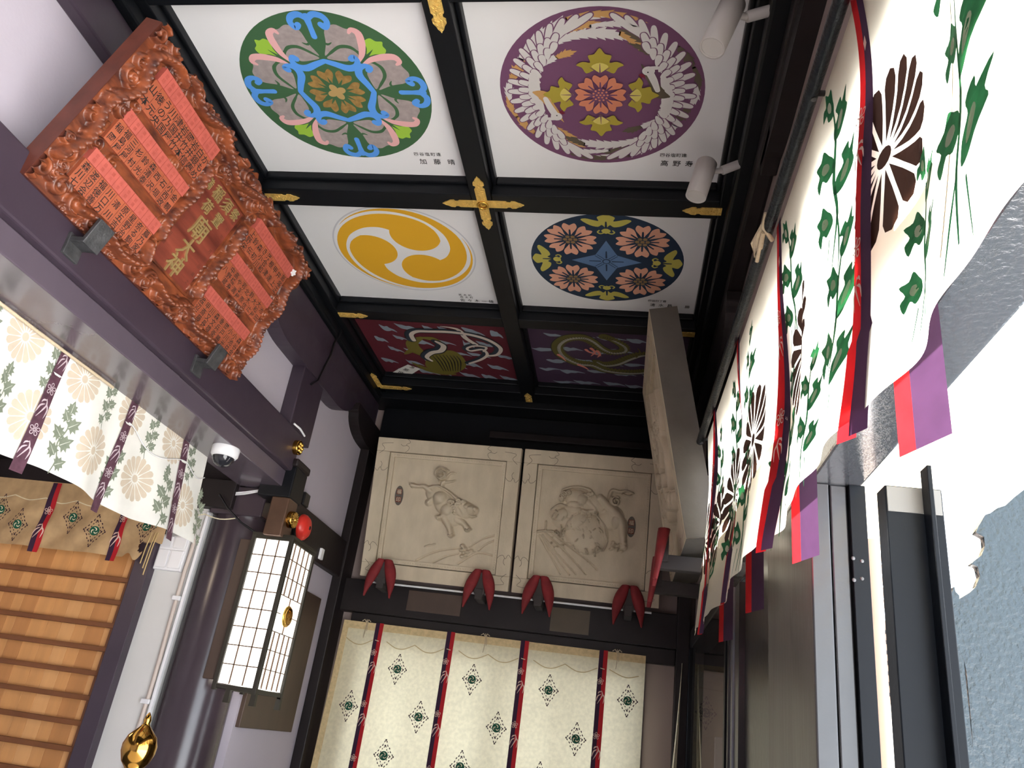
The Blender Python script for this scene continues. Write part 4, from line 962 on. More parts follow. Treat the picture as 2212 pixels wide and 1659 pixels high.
for x in (-1.50, -.782, -.025):
    k = MB(); p0 = far_cloth(x, CZ1, .004)
    for s_ in (-1, 1): k.tube([p0+np.array([0, -.004, -.002]), p0+np.array([s_*.012, -.010, .014]), p0+np.array([s_*.026, -.006, .004])], .0028, 'rope', 6)
    k.tube([p0+np.array([0, -.006, .016]), p0+np.array([.003, -.008, -.04]), p0+np.array([-.002, -.007, -.09])], .0022, 'rope', 6)
    k.tube([p0+np.array([.008, -.006, .010]), p0+np.array([.012, -.008, -.05])], .0022, 'rope', 6); k.build('tie', t)
# narrow curtain gathered by the corner post, and the one seen through the glazed leaf
t = thing('corner_curtain', (.30, 4.66, .8), 'narrow cream curtain hanging edge-on beside the dark far corner post', 'curtain')
mb = MB(); nf = lambda a, b: np.array([.332-.005*a-.085*b**1.2+(a*.005+a*.055*b), 4.672-.018*sin(a*5), 2.04-1.2*b])
mb.grid(nf, 10, 24, 'linen'); mb.build('cloth', t)
dm = MB()
for zz in (.42, .62): emblem(lambda p, m, k=1: dm.decal([(x, y) for x, y in p] if not isinstance(p, Strip) else p, lambda u, v, l: nf(u, v)+np.array([0, -.002-l, 0]), m, .0003*k, .1), .5, zz, .075)
dm.build('embroidery', t)
t = thing('porch_curtain', (.6, 4.74, .8), 'cream curtain with one lozenge seen through the glazed sliding door', 'curtain')
gl = lambda x, z, l=0.0: np.array([x, 4.745-.008*sin(x*45)*min(1, (2.06-z)*4)-l, z])
mb = MB().grid(lambda a, b: gl(.385+.46*a, 2.052-1.2*b), 90, 30, 'linen').grid(lambda a, b: gl(.385+.46*a, 2.054-.04*b, .003), 40, 3, 'linen_top'); mb.build('cloth', t)
dm = MB(); emblem(lambda p, m, k=1: dm.decal(p, gl, m, .001+.0003*k, .03), .478, 1.806, .080); dm.decal(stroke([(.39, 1.935), (.62, 1.925), (.84, 1.935)], .004, 4), gl, 'linen_thread', .001); dm.build('embroidery', t)
b_ = MB().box(.505, .60, 4.52, 4.56, 0, 1.685, 'plastic_white'); tag(b_.build('white_post', bevel=.004), 'white post standing behind the glazed sliding door', 'post')

# ---- white brocade hanging in the altar opening (plane x about -1.85)
WZ1 = 2.480
def bro(y, z, l=0.0):
    d = WZ1-z; a = min(1, d/.2)
    x = -1.862+.012*a*sin(y*11.5)+.006*a*sin(y*27+z*9)
    yy = y+(.30*max(0, d)*np.clip((y-2.6)/.5, 0, 1))
    return np.array([x+l, yy, z])
def bot(y): return 2.100+.008*sin(y*9)+.018*np.clip((y-2.7)/.4, 0, 1)
t = thing('brocade_hanging', (-1.86, 2.2, 2.08), 'white brocade hanging with beige flowers and plum bands under the left lintel', 'curtain'); BRO = t
Y0, Y1 = .7, 3.105
mb = MB().grid(lambda a, b: bro(Y0+(Y1-Y0)*a, WZ1+.002-(WZ1+.002-bot(Y0+(Y1-Y0)*a))*b), 200, 26, 'brocade_white'); mb.build('cloth', t)
dm = MB(); pw = lambda p, m, k=1: dm.decal(p, bro, m, .0008+.0003*k, .03)
def kiku(put, cx, cy, r, n, mp, mc, gap=.10):
    for k in range(n):
        a = 2*PI*(k+.5)/n; hw = PI/n
        p = [(.20*cos(a), .20*sin(a))]+[(q*cos(a+hw*f), q*sin(a+hw*f)) for q, f in ((.5, -.86), (.86, -.88), (.96, -.6), (1.0, 0), (.96, .6), (.86, .88), (.5, .86))]
        put([(cx+r*x, cy+r*y) for x, y in p], mp, 2)
    put(circle(cx, cy, r*.17, 14), mc, 3)
def leaf5(s=1.0):
    return smooth([(0, 0), (.16, .10), (.42, .06), (.30, .26), (.52, .36), (.30, .46), (.36, .68), (.16, .66), (0, 1.0), (-.16, .66), (-.36, .68), (-.30, .46), (-.52, .36), (-.30, .26), (-.42, .06), (-.16, .10)], 2)
def spray(put, cx, cy, s, mg, mv, flip=1):
    st = [(0, -1), (flip*.12, -.55), (-flip*.05, -.1), (flip*.10, .4), (0, .95)]
    put(xf(stroke(st, [.03, .05, .045, .04, .02], 5), 0, s, cx, cy), mg, 1)
    for (u, v, an, sc) in ((flip*.10, -.72, -flip*1.0, .46), (-flip*.0, -.45, flip*.9, .50), (flip*.02, -.15, -flip*.9, .55), (0, .10, flip*1.0, .50), (flip*.08, .42, -flip*.8, .52), (flip*.02, .62, flip*.7, .40), (0, .85, 0, .42)):
        q = xf(leaf5(), an, sc*s, cx+u*s, cy+v*s); put(q, mg, 2)
        put(xf(xf(stroke([(0, .1), (0, .75)], [.05, .02], 2), an), 0, sc*s, cx+u*s, cy+v*s), mv, 3)
for i in range(7):
    y = 1.18+.298*i
    if y < 3.0: kiku(pw, y, 2.238, .086, 16, 'brocade_beige', 'brocade_beige')
    if y+.15 < 3.0: kiku(pw, y+.15, 2.440, .082, 16, 'brocade_beige', 'brocade_beige')
    spray(pw, y+.148, 2.215, .112, 'brocade_green', 'brocade_pale', 1); spray(pw, y+.01, 2.405, .085, 'brocade_green', 'brocade_pale', -1)
dm.build('woven_pattern', t)
for y in (1.28, 1.69, 2.100, 2.510, 2.905):
    b = MB(); zb = bot(y)-.036
    f = lambda a, c: bro(y-.023+.046*a, WZ1-(WZ1-zb)*c, .006)
    b.grid(f, 3, 26, 'brocade_plum'); pb = lambda p, m, k=1: b.decal(p, bro, m, .0065+.0003*k, .02)
    crane(pb, y+.004, 2.440, .030, 'brocade_thread'); knot(pb, y, 2.345, .020, 'brocade_thread'); crane(pb, y, 2.275, .034, 'brocade_thread'); knot(pb, y, 2.205, .020, 'brocade_thread'); crane(pb, y, 2.135, .032, 'brocade_thread')
    b.decal([(y-.024, 2.397), (y+.024, 2.399), (y+.012, 2.392), (y-.012, 2.391)], bro, 'brocade_white', .009); b.build('band', t)
c_ = MB().tube([bro(y, 2.470, .016) for y in np.linspace(.8, 2.35, 30)], .0055, 'rope', 8); tag(c_.build('curtain_pole'), 'thin pale pole along the top of the white brocade hanging', 'pole')
c_ = MB().tube([bro(y, 2.40-.05*sin(PI*(y-2.51)/.41)**2 if 2.5 < y < 2.93 else 2.40-.03*sin(PI*min(1, (y-2.93)/.18)), .010) for y in np.linspace(2.51, 3.10, 40)], .0022, 'plastic_white', 6); c_.build('cord', BRO)

# ---- tan silk curtain and slatted shutter inside the altar room
def silk(x, z, l=0.0):
    d = 2.40-z; a = min(1, d/.15)
    return np.array([x, 3.475-.008*a*sin(x*19+z*6)-.005*sin((x-z*.9)*34)*a-l, z])
t = thing('silk_curtain', (-3.0, 3.47, 2.07), 'tan silk curtain with red bands and a torn end inside the altar room', 'curtain')
def sbot(x): return 2.075 if x < -2.36 else 2.075+.02*sin((x+2.36)*60)+.10*max(0, (x+2.30)/.12)
mb = MB().grid(lambda a, b: silk(-4.0+1.82*a, 2.40-(2.40-sbot(-4.0+1.82*a))*b), 360, 60, 'tan_silk', hole=lambda x, y, z: ((x+2.262)/.032)**2+((z-2.128)/.026)**2 < 1+.35*sin(x*190)+.3*sin(z*230)); mb.build('cloth', t)
dm = MB(); ps = lambda p, m, k=1: dm.decal(p, silk, m, .001+.0003*k, .02)
for px, py in ((40, 1133), (158, 1118), (205, 1147), (0, 1100), (318, 1138)):
    p = at(1, 3.475, px, py); emblem(ps, p[0], p[2], .075)
for i in range(8):
    x = -3.2+.17*i; ps(stroke([(x, 2.316), (x+.085, 2.298), (x+.17, 2.316)], .005, 4), 'linen', 1)
dm.build('embroidery', t)
for (pa, pb_) in (((125, 1048), (70, 1195)), ((272, 1105), (236, 1208))):
    xx = at(1, 3.475, *pa)[0]*.5+at(1, 3.475, *pb_)[0]*.5; b = MB()
    for x0, x1, m in ((xx-.024, xx, 'far_plum'), (xx, xx+.024, 'far_red')): b.grid(lambda a, c: silk(x0+(x1-x0)*a, 2.395-.345*c, .006), 3, 24, m)
    q = lambda p, m, k=1: b.decal(p, silk, m, .0065+.0003*k, .02)
    knot(q, xx, 2.255, .020, 'band_pale'); crane(q, xx, 2.15, .038, 'band_pale'); b.build('band', t)
ns = MB()
for k, (dx, l) in enumerate(((0, .17), (.012, .20), (-.02, .15))): ns.tube([(-2.215+dx, 3.455, 2.20), (-2.218+dx, 3.45, 2.12), (-2.222+dx, 3.452, 2.20-l)], .003, 'straw', 5)
ns.build('loose_strings', t)
d = MB(); x = -4.1; r = random.Random(4); k = 0
mat('slat_wood_a', (178, 122, 70), .55, var=.12, scale=3, stretch=(5, 1, .6)); mat('slat_wood_b', (206, 152, 96), .55, var=.12, scale=3, stretch=(5, 1, .6))
while x < -2.31:
    w_ = r.uniform(.05, .10); d.box(x, min(x+w_, -2.305), 3.555, 3.575, 0, 2.40, ('slat_wood', 'slat_wood_a', 'slat_wood_b', 'slat_wood')[k % 4]); x += w_; k += r.randint(1, 2)
for i in range(20): d.box(-4.1, -2.305, 3.525, 3.556, 1.988-.1045*i-.022, 1.988-.1045*i, 'slat_bar')
d.box(-2.335, -2.305, 3.53, 3.556, 0, 2.40, 'slat_bar'); door(5, d, .002)
# fittings on the white strip beside the column
t = thing('switch_panel', (-2.15, 3.545, 2.05), 'white plastic switch panel on the white strip beside the dark column', 'switch')
MB().box(-2.222, -2.078, 3.528, 3.552, 2.045, 2.212, 'plastic_white').build('plate', t, bevel=.004)
for x0, x1, z0, z1 in ((-2.214, -2.158, 2.150, 2.205), (-2.214, -2.158, 2.055, 2.140), (-2.148, -2.086, 2.150, 2.205), (-2.148, -2.086, 2.055, 2.140)): MB().box(x0, x1, 3.520, 3.530, z0, z1, 'plastic_white').build('cover', t, bevel=.003)
t = thing('conduit', (-2.065, 3.535, 0), 'thin cream conduit pipe clipped to the white strip beside the column', 'pipe')
cp_ = [at(1, 3.537, px, py) for px, py in ((418, 1165), (398, 1235), (372, 1330), (346, 1425), (322, 1500), (302, 1590), (292, 1640))]
cp_ = [np.array([-2.056-.004*sin(i*1.3), 3.537, p[2]]) for i, p in enumerate(cp_)]+[np.array([-2.056, 3.537, .05])]
MB().tube(cp_, .0095, 'conduit_cream', 10).build('pipe', t)
for z in (1.925, 1.475): MB().box(-2.078, -2.037, 3.524, 3.552, z-.010, z+.010, 'plastic_white').build('clip', t, bevel=.003)
b_ = MB().box(-2.034, -2.020, 3.53, 3.552, 0, 2.34, 'plastic_white'); tag(b_.build('cable_duct', bevel=.002), 'slim white cable duct between the conduit and the round column', 'duct')

# ================================================================== THINGS ON THE LEFT WALL
# paper lantern hung by the column
t = thing('wall_lantern', (-1.64, 3.63, 1.56), 'lit white paper lantern with a gold crest hanging beside the round column', 'lantern')
LX0, LX1, LY0, LY1, LZ0, LZ1 = -1.738, -1.552, 3.492, 3.782, 1.590, 2.238
f = MB()
for x in (LX0, LX1):
    for y in (LY0, LY1): f.box(x-.010, x+.010, y-.010, y+.010, LZ0-.03, LZ1+.02, 'lantern_frame')
for z in (LZ0-.022, LZ1-.006):
    for y in (LY0, LY1): f.box(LX0, LX1, y-.007, y+.007, z, z+.018, 'lantern_frame')
    for x in (LX0, LX1): f.box(x-.007, x+.007, LY0, LY1, z, z+.018, 'lantern_frame')
f.box(LX0-.01, LX1+.012, LY0-.012, LY1+.012, LZ1+.010, LZ1+.022, 'lantern_frame'); f.build('frame', t, bevel=.002)
for nm, a in (('front_paper', (LX0, LX1, LY0+.002, LY0+.004, LZ0, LZ1)), ('side_paper', (LX1-.004, LX1-.002, LY0, LY1, LZ0, LZ1)), ('back_paper', (LX0, LX1, LY1-.004, LY1-.002, LZ0, LZ1)), ('bottom_paper', (LX0, LX1, LY0, LY1, LZ0+.002, LZ0+.004))):
    MB().box(*a, 'shoji_lit').build(nm, t)
g1 = MB()
for i in (1, 2): g1.box(LX0+(LX1-LX0)*i/3-.0024, LX0+(LX1-LX0)*i/3+.0024, LY0-.003, LY0+.002, LZ0, LZ1, 'lantern_bar')
for i in range(1, 8): g1.box(LX0, LX1, LY0-.003, LY0+.002, LZ0+(LZ1-LZ0)*i/8-.0022, LZ0+(LZ1-LZ0)*i/8+.0022, 'lantern_bar')
g1.build('front_lattice', t)
g2 = MB(); zz = [LZ0+(LZ1-LZ0)*q for q in (0, .375, .625, 1)]
for i in range(1, 5):
    y = LY0+(LY1-LY0)*i/5
    for a, b in ((zz[0], zz[1]), (zz[2], zz[3])): g2.box(LX1-.002, LX1+.003, y-.005, y+.002, a, b, 'lantern_bar')
for q in (.125, .25, .375, .625, .75, .875): z = LZ0+(LZ1-LZ0)*q; g2.box(LX1-.002, LX1+.0035, LY0, LY1, z-.0016, z+.0016, 'lantern_bar')
for a, b in ((zz[1], zz[1]+.05), (zz[2]-.05, zz[2])): g2.box(LX1-.002, LX1+.003, (LY0+LY1)/2-.002, (LY0+LY1)/2+.002, a, b, 'lantern_bar')
g2.box(LX1-.002, LX1+.003, LY0, LY0+.07, (zz[1]+zz[2])/2-.0015, (zz[1]+zz[2])/2+.0015, 'lantern_bar').box(LX1-.002, LX1+.003, LY1-.07, LY1, (zz[1]+zz[2])/2-.0015, (zz[1]+zz[2])/2+.0015, 'lantern_bar')
g2.build('side_lattice', t)
cr = MB(); cy, cz = (LY0+LY1)/2, (LZ0+LZ1)/2; cr.lathe((LX1+.001, cy, cz), (1, 0, 0), [(.048, 0), (.048, .006), (.043, .009), (0, .010)], 'gold_plain', 32)
cf = Frame((LX1+.0102, cy, cz), (0, .042, 0), (0, 0, .042), (1, 0, 0))
for k in range(3): cr.prism(cf, tomoe(k*2*PI/3+.6), 0, .003, 'brass')
cr.build('crest', t)
for x, y in ((LX0+.07, LY0), (LX1, LY0+.01), (LX1, LY1)): MB().prism(Frame((x, y, LZ0-.02), (1, 0, 0), (0, 0, 1), (0, -1, 0)), [(-.010, 0), (.010, 0), (.013, -.055), (-.013, -.055)], -.010, .010, 'lantern_frame').build('foot', t, bevel=.002)
MB().box(-1.752, LX0-.006, 3.60, 3.68, 2.10, 2.16, 'lantern_frame').build('hanger', t, bevel=.002)
b_ = MB().box(-1.752, -1.728, 3.82, 4.485, 1.42, 2.132, 'board_brown'); tag(b_.build('backing_board', bevel=.004), 'dark brown wooden board on the plaster to the right of the lit lantern', 'board')
b_ = MB().box(-1.748, -1.7405, 3.62, 3.815, 1.42, 2.132, 'board_dull'); b_.build  # hidden run of the board behind the lantern
b_ = MB().box(-1.812, -1.744, 3.505, 3.530, 1.60, 2.225, 'board_brown'); tag(b_.build('side_board', bevel=.003), 'narrow brown wooden board between the round column and the lit lantern', 'board')
# ornamental nail covers
def nail(p, ax, r, label, chrys=False):
    t = thing('nail_cover', p, label, 'nail cover', 'gilt nail covers by the column'); a = np.array(ax, float)
    MB().lathe(p, ax, [(r*.98, 0), (r, .004), (r, .020), (r*.96, .025), (r*.90, .026)], 'brass', 32).build('drum', t)
    f = Frame(np.array(p)+a*.026, (0, r*.92, 0), (0, 0, r*.92), ax); m = MB().prism(f, circle(0, 0, .98, 32), -.002, 0, 'gold_plain')
    if chrys:
        for k in range(16):
            q = [(.22*cos(PI*k/8), .22*sin(PI*k/8))]+[(d*cos(PI*k/8+e), d*sin(PI*k/8+e)) for d, e in ((.75, -.15), (.95, -.12), (1, 0), (.95, .12), (.75, .15))]; m.prism(f, q, 0, .004, 'gold_plain')
    else:
        for k in range(6): m.lathe(f(.58*cos(k*PI/3), .58*sin(k*PI/3)), ax, [(r*.24, 0), (r*.20, .006), (r*.10, .009), (0, .010)], 'gold_plain', 12)
    m.lathe(f(0, 0), ax, [(r*.2, 0), (r*.16, .007), (0, .010)], 'gold_plain', 14); m.build('face', t)
nail((-1.622, 3.425, 2.672), (1, 0, 0), .036, 'gilt six-lobed nail cover at the end of the upper purple beam')
nail((-1.596, 3.505, 2.338), (1, 0, 0), .040, 'gilt chrysanthemum nail cover on the copper block above the lantern', True)
# alarm lamp
p = at(0, -1.65, 661, 1140)
t = thing('alarm_lamp', (-1.70, p[1], p[2]), 'round red alarm lamp just above the lit paper lantern', 'alarm lamp')
MB().lathe((-1.706, p[1], p[2]), (1, 0, 0), [(.052, 0), (.055, .004), (.055, .026), (.05, .03)], 'plastic_black', 32).build('base', t)
MB().lathe((-1.676, p[1], p[2]), (1, 0, 0), [(.066, 0), (.068, .006), (.064, .020), (.050, .036), (.026, .046), (0, .048)], 'alarm_red', 36).build('dome', t)
MB().lathe((-1.629, p[1], p[2]), (1, 0, 0), [(.010, 0), (.010, .003), (0, .004)], 'plastic_black', 14).build('button', t)
q = at(0, -1.735, 652, 1078); b_ = MB().box(-1.751, -1.70, q[1]-.045, q[1]+.03, q[2]-.04, q[2]+.03, 'plastic_black'); tag(b_.build('junction_box', bevel=.006), 'small black junction box on the plaster above the red alarm lamp', 'junction box')
q = at(0, -1.72, 686, 1196); b_ = MB().box(-1.705, -1.69, q[1]-.02, q[1]+.02, q[2]-.03, q[2]+.03, 'plastic_white'); tag(b_.build('wall_tag', bevel=.002), 'small pale plate on the dark beam below the red alarm lamp', 'plate')
# dome camera under the lintel
p = at(2, 2.445, 484, 985)
t = thing('dome_camera', (p[0], p[1], 2.482), 'white dome security camera under the lintel beside the brocade hanging', 'camera')
MB().lathe((p[0], p[1], 2.482), (0, 0, -1), [(.056, 0), (.058, .004), (.056, .034), (.048, .044), (.040, .045)], 'plastic_white', 36).build('housing', t)
MB().lathe((p[0], p[1], 2.440), (0, 0, -1), [(.046, 0), (.044, .012), (.034, .030), (.018, .041), (0, .044)], 'smoke_glass', 32).build('dome', t)
# cables
A_ = at(1, 3.42, 440, 1052); B_ = at(1, 3.42, 560, 1050)
b_ = MB()
for k in range(3): b_.tube([(A_[0]-.05, 3.50, A_[2]+.012-.006*k), (A_[0]+.06, 3.505, A_[2]-.006*k), ((A_[0]+B_[0])/2+.03, 3.505, B_[2]-.012-.006*k), (B_[0], 3.47, B_[2]-.004*k)], .0028, 'plastic_white', 6)
tag(b_.build('white_cable'), 'bundle of white cables running across the top of the dark column', 'cable')
pts = [at(1, 3.47, *q) for q in ((474, 1068), (492, 1098), (520, 1128), (548, 1148))]; pts[-1][1] = 3.505
tag(MB().tube(pts, .005, 'plastic_black', 8).build('black_cable'), 'black cable drooping from the column top to the lit lantern', 'cable')
# cable on the boat bracket
pts = [at(0, -1.668, *q) for q in ((738, 715), (722, 742), (714, 768), (702, 790), (686, 822), (672, 830))]
tag(MB().tube(pts, .006, 'plastic_black', 8).build('wall_cable'), 'black cable running down the bracket beside the ceiling corner', 'cable')
tag(MB().tube([at(0, -1.62, 635, 915), at(0, -1.60, 648, 926), at(0, -1.60, 658, 942)], .005, 'plastic_white', 8).build('cable_stub'), 'short white cable end above the upper gilt nail cover', 'cable')
# brass onion finial on a railing post
p = at(0, -1.10, 302, 1612); R_ = .072
t = thing('brass_finial', (p[0], p[1], 0), 'polished brass onion finial on a railing post before the altar opening', 'finial')
z0 = p[2]; k_ = .52
MB().lathe((p[0], p[1], z0-.30*k_), (0, 0, 1), [(r*k_, h*k_) for r, h in [(.050, 0), (.052, .10), (.050, .16), (.036, .175), (.040, .190), (.034, .205), (.060, .235), (.074, .275), (.075, .305), (.062, .342), (.036, .368), (.020, .385), (.014, .395), (.017, .410), (.012, .425), (.004, .440), (0, .444)]], 'brass', 40).build('cap', t)
MB().lathe((p[0], p[1], 0), (0, 0, 1), [(.025, 0), (.025, z0-.29*k_)], 'plum_gloss', 32).build('post', t)

# ================================================================== SPOTLIGHTS UNDER THE COFFER
def spot(P1, P2, r, label, arm):
    P1, P2 = np.array(P1), np.array(P2); ax = (P2-P1)/np.linalg.norm(P2-P1); L = np.linalg.norm(P2-P1)
    t = thing('spotlight', arm[1], label, 'spotlight', 'white cylinder spotlights')
    MB().lathe(P1, ax, [(r*.86, 0), (r, .006), (r, L), (r*.86, L), (r*.84, L-.004)], 'spot_white', 36).build('barrel', t)
    MB().lathe(P1+ax*(L-.005), ax, [(r*.85, 0), (0, .001)], 'lens', 32).build('lens', t)
    m = MB().tube([P1+ax*.045, arm[0]], .010, 'spot_white', 10); m.build('arm', t)
    a = np.array(arm[0]); b = np.array(arm[1]); MB().lathe(a, b-a, [(.015, 0), (.016, .003), (.016, np.linalg.norm(b-a))], 'spot_white', 24).build('mount', t)
s2a, s2b = at(2, 3.435, 1528, 350), at(2, 3.285, 1503, 425)
spot(s2a, s2b, .036, 'lower white spotlight under the purple medallion, by a gilt fitting', ((.232, s2a[1]+.02, 3.415), (.288, s2a[1]+.02, 3.445)))
s1a, s1b = at(2, 3.465, 1585, 5), at(2, 3.285, 1538, 104)
spot(s1a, s1b, .036, 'upper white spotlight at the top edge of the purple medallion board', ((.225, s1a[1]+.02, 3.43), (.288, s1a[1]+.02, 3.455)))
tag(MB().tube([at(0, .285, 1562, 455), at(0, .28, 1545, 500), at(0, .28, 1538, 560), at(0, .28, 1533, 592)], .0025, 'plastic_black', 6).build('hanging_wire'), 'thin loose wire hanging beside the gilt fitting by the spotlight', 'wire')

# ================================================================== GREAT CURTAIN ON THE RIGHT
def rodp(y): return np.array([.335-.0246*y, y, 2.796-.0256*y])
MY0, MY1 = .12, 3.02
tag(MB().tube([rodp(y)-np.array([.004, 0, 0]) for y in np.linspace(-.9, 3.06, 20)], .0150, 'steel_rod', 14).build('curtain_rod'), 'black metal rod carrying the great white curtain on the right', 'rod')
for y in (1.24, 3.03):
    p = rodp(y); tag(MB().tube([(XR+.001 if p[2] > 2.65 else XR, y, p[2]), (p[0], y, p[2]), (p[0], y, p[2]-.018)], .006, 'iron', 8).build('rod_bracket'), {1.24: 'iron bracket of the curtain rod beside the upper crest', 3.03: 'iron bracket at the far end of the black curtain rod'}[y], 'bracket')
def mbot(y): return 1.980-.014*(y-1.0)-.012*math.exp(-((y-.55)/.25)**2)+.004*sin(y*4.2)
def maku(y, z, l=0.0):
    p = rodp(y); d = p[2]-z; a = min(1, max(0, d)/.30)
    x = p[0]+.022+.010*a*sin(y*8.3+1.2*d)+.007*a*sin(y*17.0-2*d+1)+.004*a*sin(y*33+d*7)
    x += .003*a*cos((y-.30)*2*PI/.62)+.020*sin(PI*min(1, d/.80))-.034*d/.80
    return np.array([x-l, y+.05*d, z])
t = thing('crested_curtain', (.33, 1.6, 1.95), 'great white curtain with brown chrysanthemum crests and green leaves on the right', 'curtain'); CRT = t
mb = MB().grid(lambda a, b: maku(MY0+(MY1-MY0)*a, rodp(MY0+(MY1-MY0)*a)[2]+.004-(rodp(MY0+(MY1-MY0)*a)[2]+.004-mbot(MY0+(MY1-MY0)*a))*b), 300, 46, 'maku_white'); mb.build('cloth', t)
dm = MB(); pm = lambda p, m, k=1: dm.decal(p, maku, m, .0010+.0003*k, .03)
def crest(cy, cz, r):
    for k in range(16):
        a = 2*PI*(k+.5)/16; hw = PI/16
        p = [(.17*cos(a), .17*sin(a))]+[(q*cos(a+hw*f), q*sin(a+hw*f)) for q, f in ((.5, -.72), (.84, -.80), (.95, -.55), (1.0, 0), (.95, .55), (.84, .80), (.5, .72))]
        pm([(cy+r*x*.92, cz+r*y) for x, y in p], 'maku_brown', 2)
    pm(circle(cy, cz, r*.12, 14), 'maku_brown', 2)
def mspray(cy, cz, s, f=1):
    for st, w_ in (([(0, -1.1), (f*.10, -.5), (0, 0), (f*.06, .6), (0, 1.1)], [.02, .05, .07, .05, .015]), ([(f*.2, -1.25), (f*.16, -.8), (f*.08, -.45)], [.01, .04, .02]), ([(-f*.22, -1.2), (-f*.10, -.7)], [.01, .03])): pm(xf(stroke(st, w_, 4), 0, s, cy, cz), 'maku_green', 1)
    for (u, v, an, sc) in ((0, -.55, f*1.0, .62), (.02*f, -.2, -f*1.1, .66), (.02*f, .15, f*.95, .66), (.03*f, .5, -f*.9, .56), (.02*f, .85, f*.4, .50)):
        q = smooth([(0, 0), (.22, .18), (.20, .45), (.42, .50), (.28, .78), (.12, .72), (0, 1.05), (-.12, .78), (-.30, .74), (-.22, .40), (-.16, .16)], 3)
        pm(xf(q, an, sc*s, cy+u*s, cz+v*s), 'maku_green', 2); pm(xf(smooth([(0, .22), (.10, .38), (.07, .58), (-.06, .58), (-.09, .36)], 3), an, sc*s, cy+u*s, cz+v*s), 'maku_white', 3)
for y, z in ((.47, 2.36), (.965, 2.375), (1.49, 2.335), (1.96, 2.305), (2.36, 2.28), (2.62, 2.27), (2.88, 2.26)): crest(y, z, .150)
for y, z, s_, f_ in ((.24, 2.20, .13, 1), (.24, 2.52, .13, -1), (.66, 2.20, .14, 1), (.70, 2.54, .14, -1), (.845, 2.14, .10, -1), (1.15, 2.18, .14, 1), (1.20, 2.52, .14, -1), (1.30, 2.09, .09, 1), (1.62, 2.14, .13, 1), (1.60, 2.54, .12, -1), (2.03, 2.14, .12, -1), (2.05, 2.50, .12, 1), (2.37, 2.14, .12, 1), (2.36, 2.48, .12, -1), (2.68, 2.12, .12, -1), (2.68, 2.46, .11, 1), (2.94, 2.16, .13, 1)): mspray(y, z, s_*1.22, f_)
pm(stroke([(.70, 2.78), (.70, 2.4), (.71, 2.03)], .004, 4), 'linen_thread', 1); dm.build('dyed_pattern', t)
for y in (.40, 1.015, 1.665, 2.235, 2.75):
    b = MB(); zt, zb = rodp(y)[2]+.012, mbot(y)-.030
    # front ribbon: slightly twisted, red half towards the far end
    for o0, o1, m in ((-.030, .002, 'band_plum'), (.002, .032, 'band_red')):
        b.grid(lambda a, c: maku(y+(o0+(o1-o0)*a)*(1-.25*sin(c*5+y)), zt-(zt-zb)*c, .006+.004*sin(c*9+y*3)+(.010*(a-.5) if c > .8 else 0)), 4, 40, m)
    pb = lambda p, m, k=1: b.decal(p, lambda u, v, l: maku(u, v, .006+.004*sin(((zt-v)/(zt-zb))*9+y*3)+.001+l), m, .0015*k, .02)
    for z, kk in ((2.66, 0), (2.50, 1), (2.42, 2), (2.25, 1), (2.17, 2)):
        if kk == 0: pb([(y-.012, z), (y-.004, z-.01), (y-.008, z-.03), (y-.016, z-.02)], 'band_pale')
        elif kk == 1: knot(pb, y+.006, z, .020, 'band_pale')
        else: crane(pb, y+.004, z, .030, 'band_pale')
    b.build('front_band', t)
    b = MB()
    for o0, o1, m in ((-.050, .014, 'band_plum'), (.014, .046, 'band_red')):
        b.grid(lambda a, c: np.array([rodp(y)[0]+.066-(o0+(o1-o0)*a)*.35, y+.02+(o0+(o1-o0)*a), 2.50-(2.50-(zb-.016))*c]), 5, 12, m)
    b.build('back_band', t)
k = MB(); p = rodp(1.665)
k.tube([p+np.array([-.016, -.035, .012]), p+np.array([-.018, 0, -.004]), p+np.array([.010, .03, -.022])], .006, 'rope', 8)
for j in range(3): k.tube([p+np.array([-.018, .0, .004]), p+np.array([-.026-.004*j, .035+.012*j, -.012]), p+np.array([-.024, .075+.006*j, -.034]), p+np.array([-.016, .050, -.030+.01*j]), p+np.array([-.016, .012, -.012])], .006, 'rope', 8)
k.tube([p+np.array([-.018, .03, -.02]), p+np.array([-.02, .085, -.05])], .005, 'rope', 8); k.build('rope_tie', CRT)

# ================================================================== OUTSIDE THE DOORWAY
YL = 2.2; x0 = at(1, YL, 1910, 1041)[0]; x1 = at(1, YL, 2001, 1058)[0]; zt = 2.29
t = thing('open_door_leaf', ((x0+x1)/2, YL, 0), 'black lacquered door leaf standing open outside the doorway', 'door leaf')
MB().box(x0, x1+.04, YL, YL+.075, .02, zt, 'leaf_black').build('panel', t, bevel=.003)
MB().box(x0+.004, x1+.035, YL-.004, YL+.001, zt-.075, zt-.004, 'door_black').build('top_rail', t, bevel=.001)
xa = at(1, YL-.05, 1999, 1008)[0]; xb = at(1, YL-.05, 2009, 1007)[0]; za = at(1, YL-.05, 2003, 1007)[2]
tag(MB().box(xa, xb, YL-.06, YL-.007, .02, za, 'leaf_black').build('edge_board', bevel=.002), 'thin black board in front of the open door leaf outside', 'board')
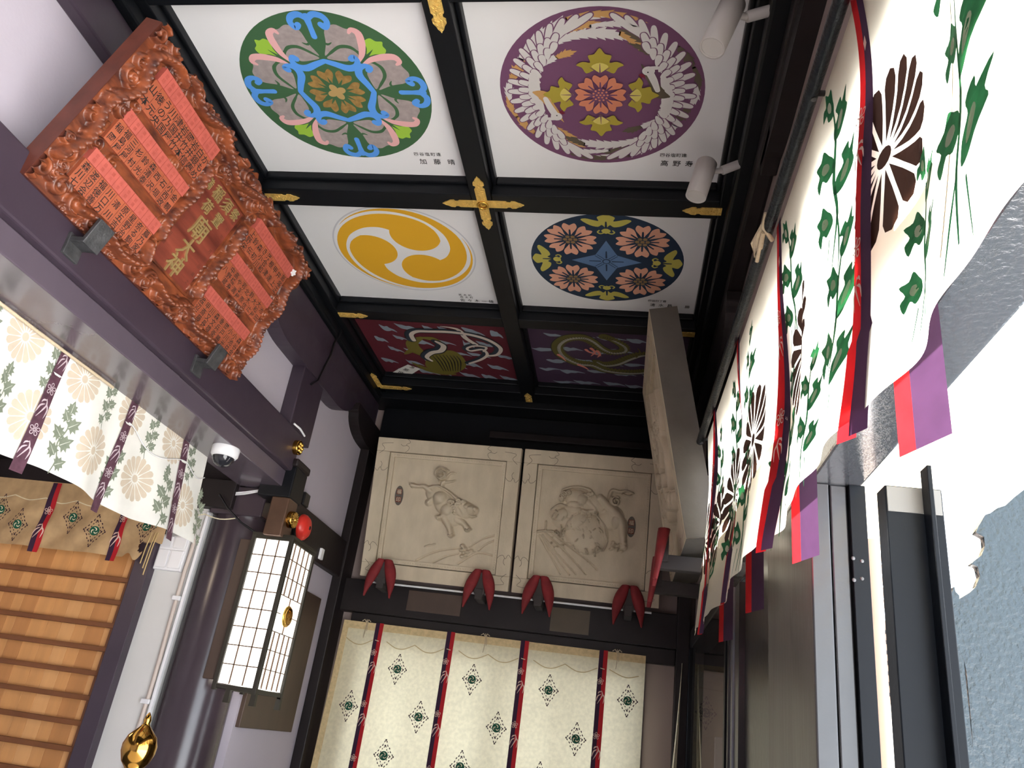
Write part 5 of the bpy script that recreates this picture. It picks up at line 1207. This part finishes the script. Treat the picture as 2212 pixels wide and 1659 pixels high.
# made-up cloud-edged screen beyond, standing in for glare and reflections on hammered glass
YS = 2.6
out = [(2212, 1058), (2190, 1075), (2172, 1092), (2155, 1097), (2140, 1108), (2128, 1112), (2112, 1140), (2108, 1150), (2126, 1160), (2128, 1180), (2120, 1200), (2104, 1212), (2098, 1218), (2112, 1224), (2117, 1245), (2108, 1268), (2095, 1280), (2075, 1292), (2070, 1296), (2069, 1340), (2076, 1400), (2088, 1450), (2098, 1560), (2105, 1659), (2106, 1700)]
SF = Frame((0, YS, 0), (1, 0, 0), (0, 0, 1), (0, -1, 0))
pl = [(float(at(1, YS, *p)[0]), float(at(1, YS, *p)[2])) for p in out]; pl[-1] = (pl[-2][0]-.005, .02); pl += [(2.1, .02), (2.1, pl[0][1]+.06), (1.3, pl[0][1]+.05)]
tag(MB().prism(SF, pl, -.03, 0, 'hammered_blue').build('glare_standin', bevel=.004), 'made-up grey-blue screen outside on the right, its cloud-shaped edge standing in for reflections', 'screen')
p0 = [(2045, 1287), (2050, 1280), (2051, 1272), (2054, 1272), (2056, 1282), (2064, 1290), (2066, 1330), (2070, 1398), (2058, 1410), (2054, 1390)]  # thin tower shape in the reflections, built as a made-up post
pl = [(float(at(1, YS, *p)[0]), float(at(1, YS, *p)[2])) for p in p0]; pl = pl[:-2]+[(pl[-3][0], .02), (pl[0][0]+.01, .02)]
tag(MB().prism(SF, [(a, b) for a, b in pl], .004, .03, 'hammered_blue').build('glare_standin_post', bevel=.003), 'slim made-up grey post with a pointed tip at the edge of the stand-in screen', 'post')
# pale wall, eave and pipe glimpsed through the slot
wo = MB().box(1.3, 2.42, 6.6, 6.75, 0, 2.15, 'stucco').box(1.3, 2.42, 6.55, 6.75, 2.15, 2.75, 'eave_wood').box(1.3, 2.42, 6.50, 6.75, 3.35, 4.2, 'soffit')
for i in range(7): wo.box(1.3, 2.42, 6.53, 6.56, 2.20+.075*i, 2.225+.075*i, 'brown_black_wood')
for i in range(5): wo.box(1.3, 2.42, 6.5, 6.6, 2.85+.09*i, 2.90+.09*i, 'eave_wood')
struct(wo.build('wall_neighbour'))
p = at(1, 6.3, 1884, 1180); tag(MB().tube([(p[0], 6.3, 3.3), (p[0], 6.3, 2.7), (p[0]-.005, 6.3, 2.62), (p[0], 6.3, 0)], .055, 'pipe_brown', 14).build('downpipe'), 'brown downpipe outside, seen in the gap beside the open leaf', 'pipe')
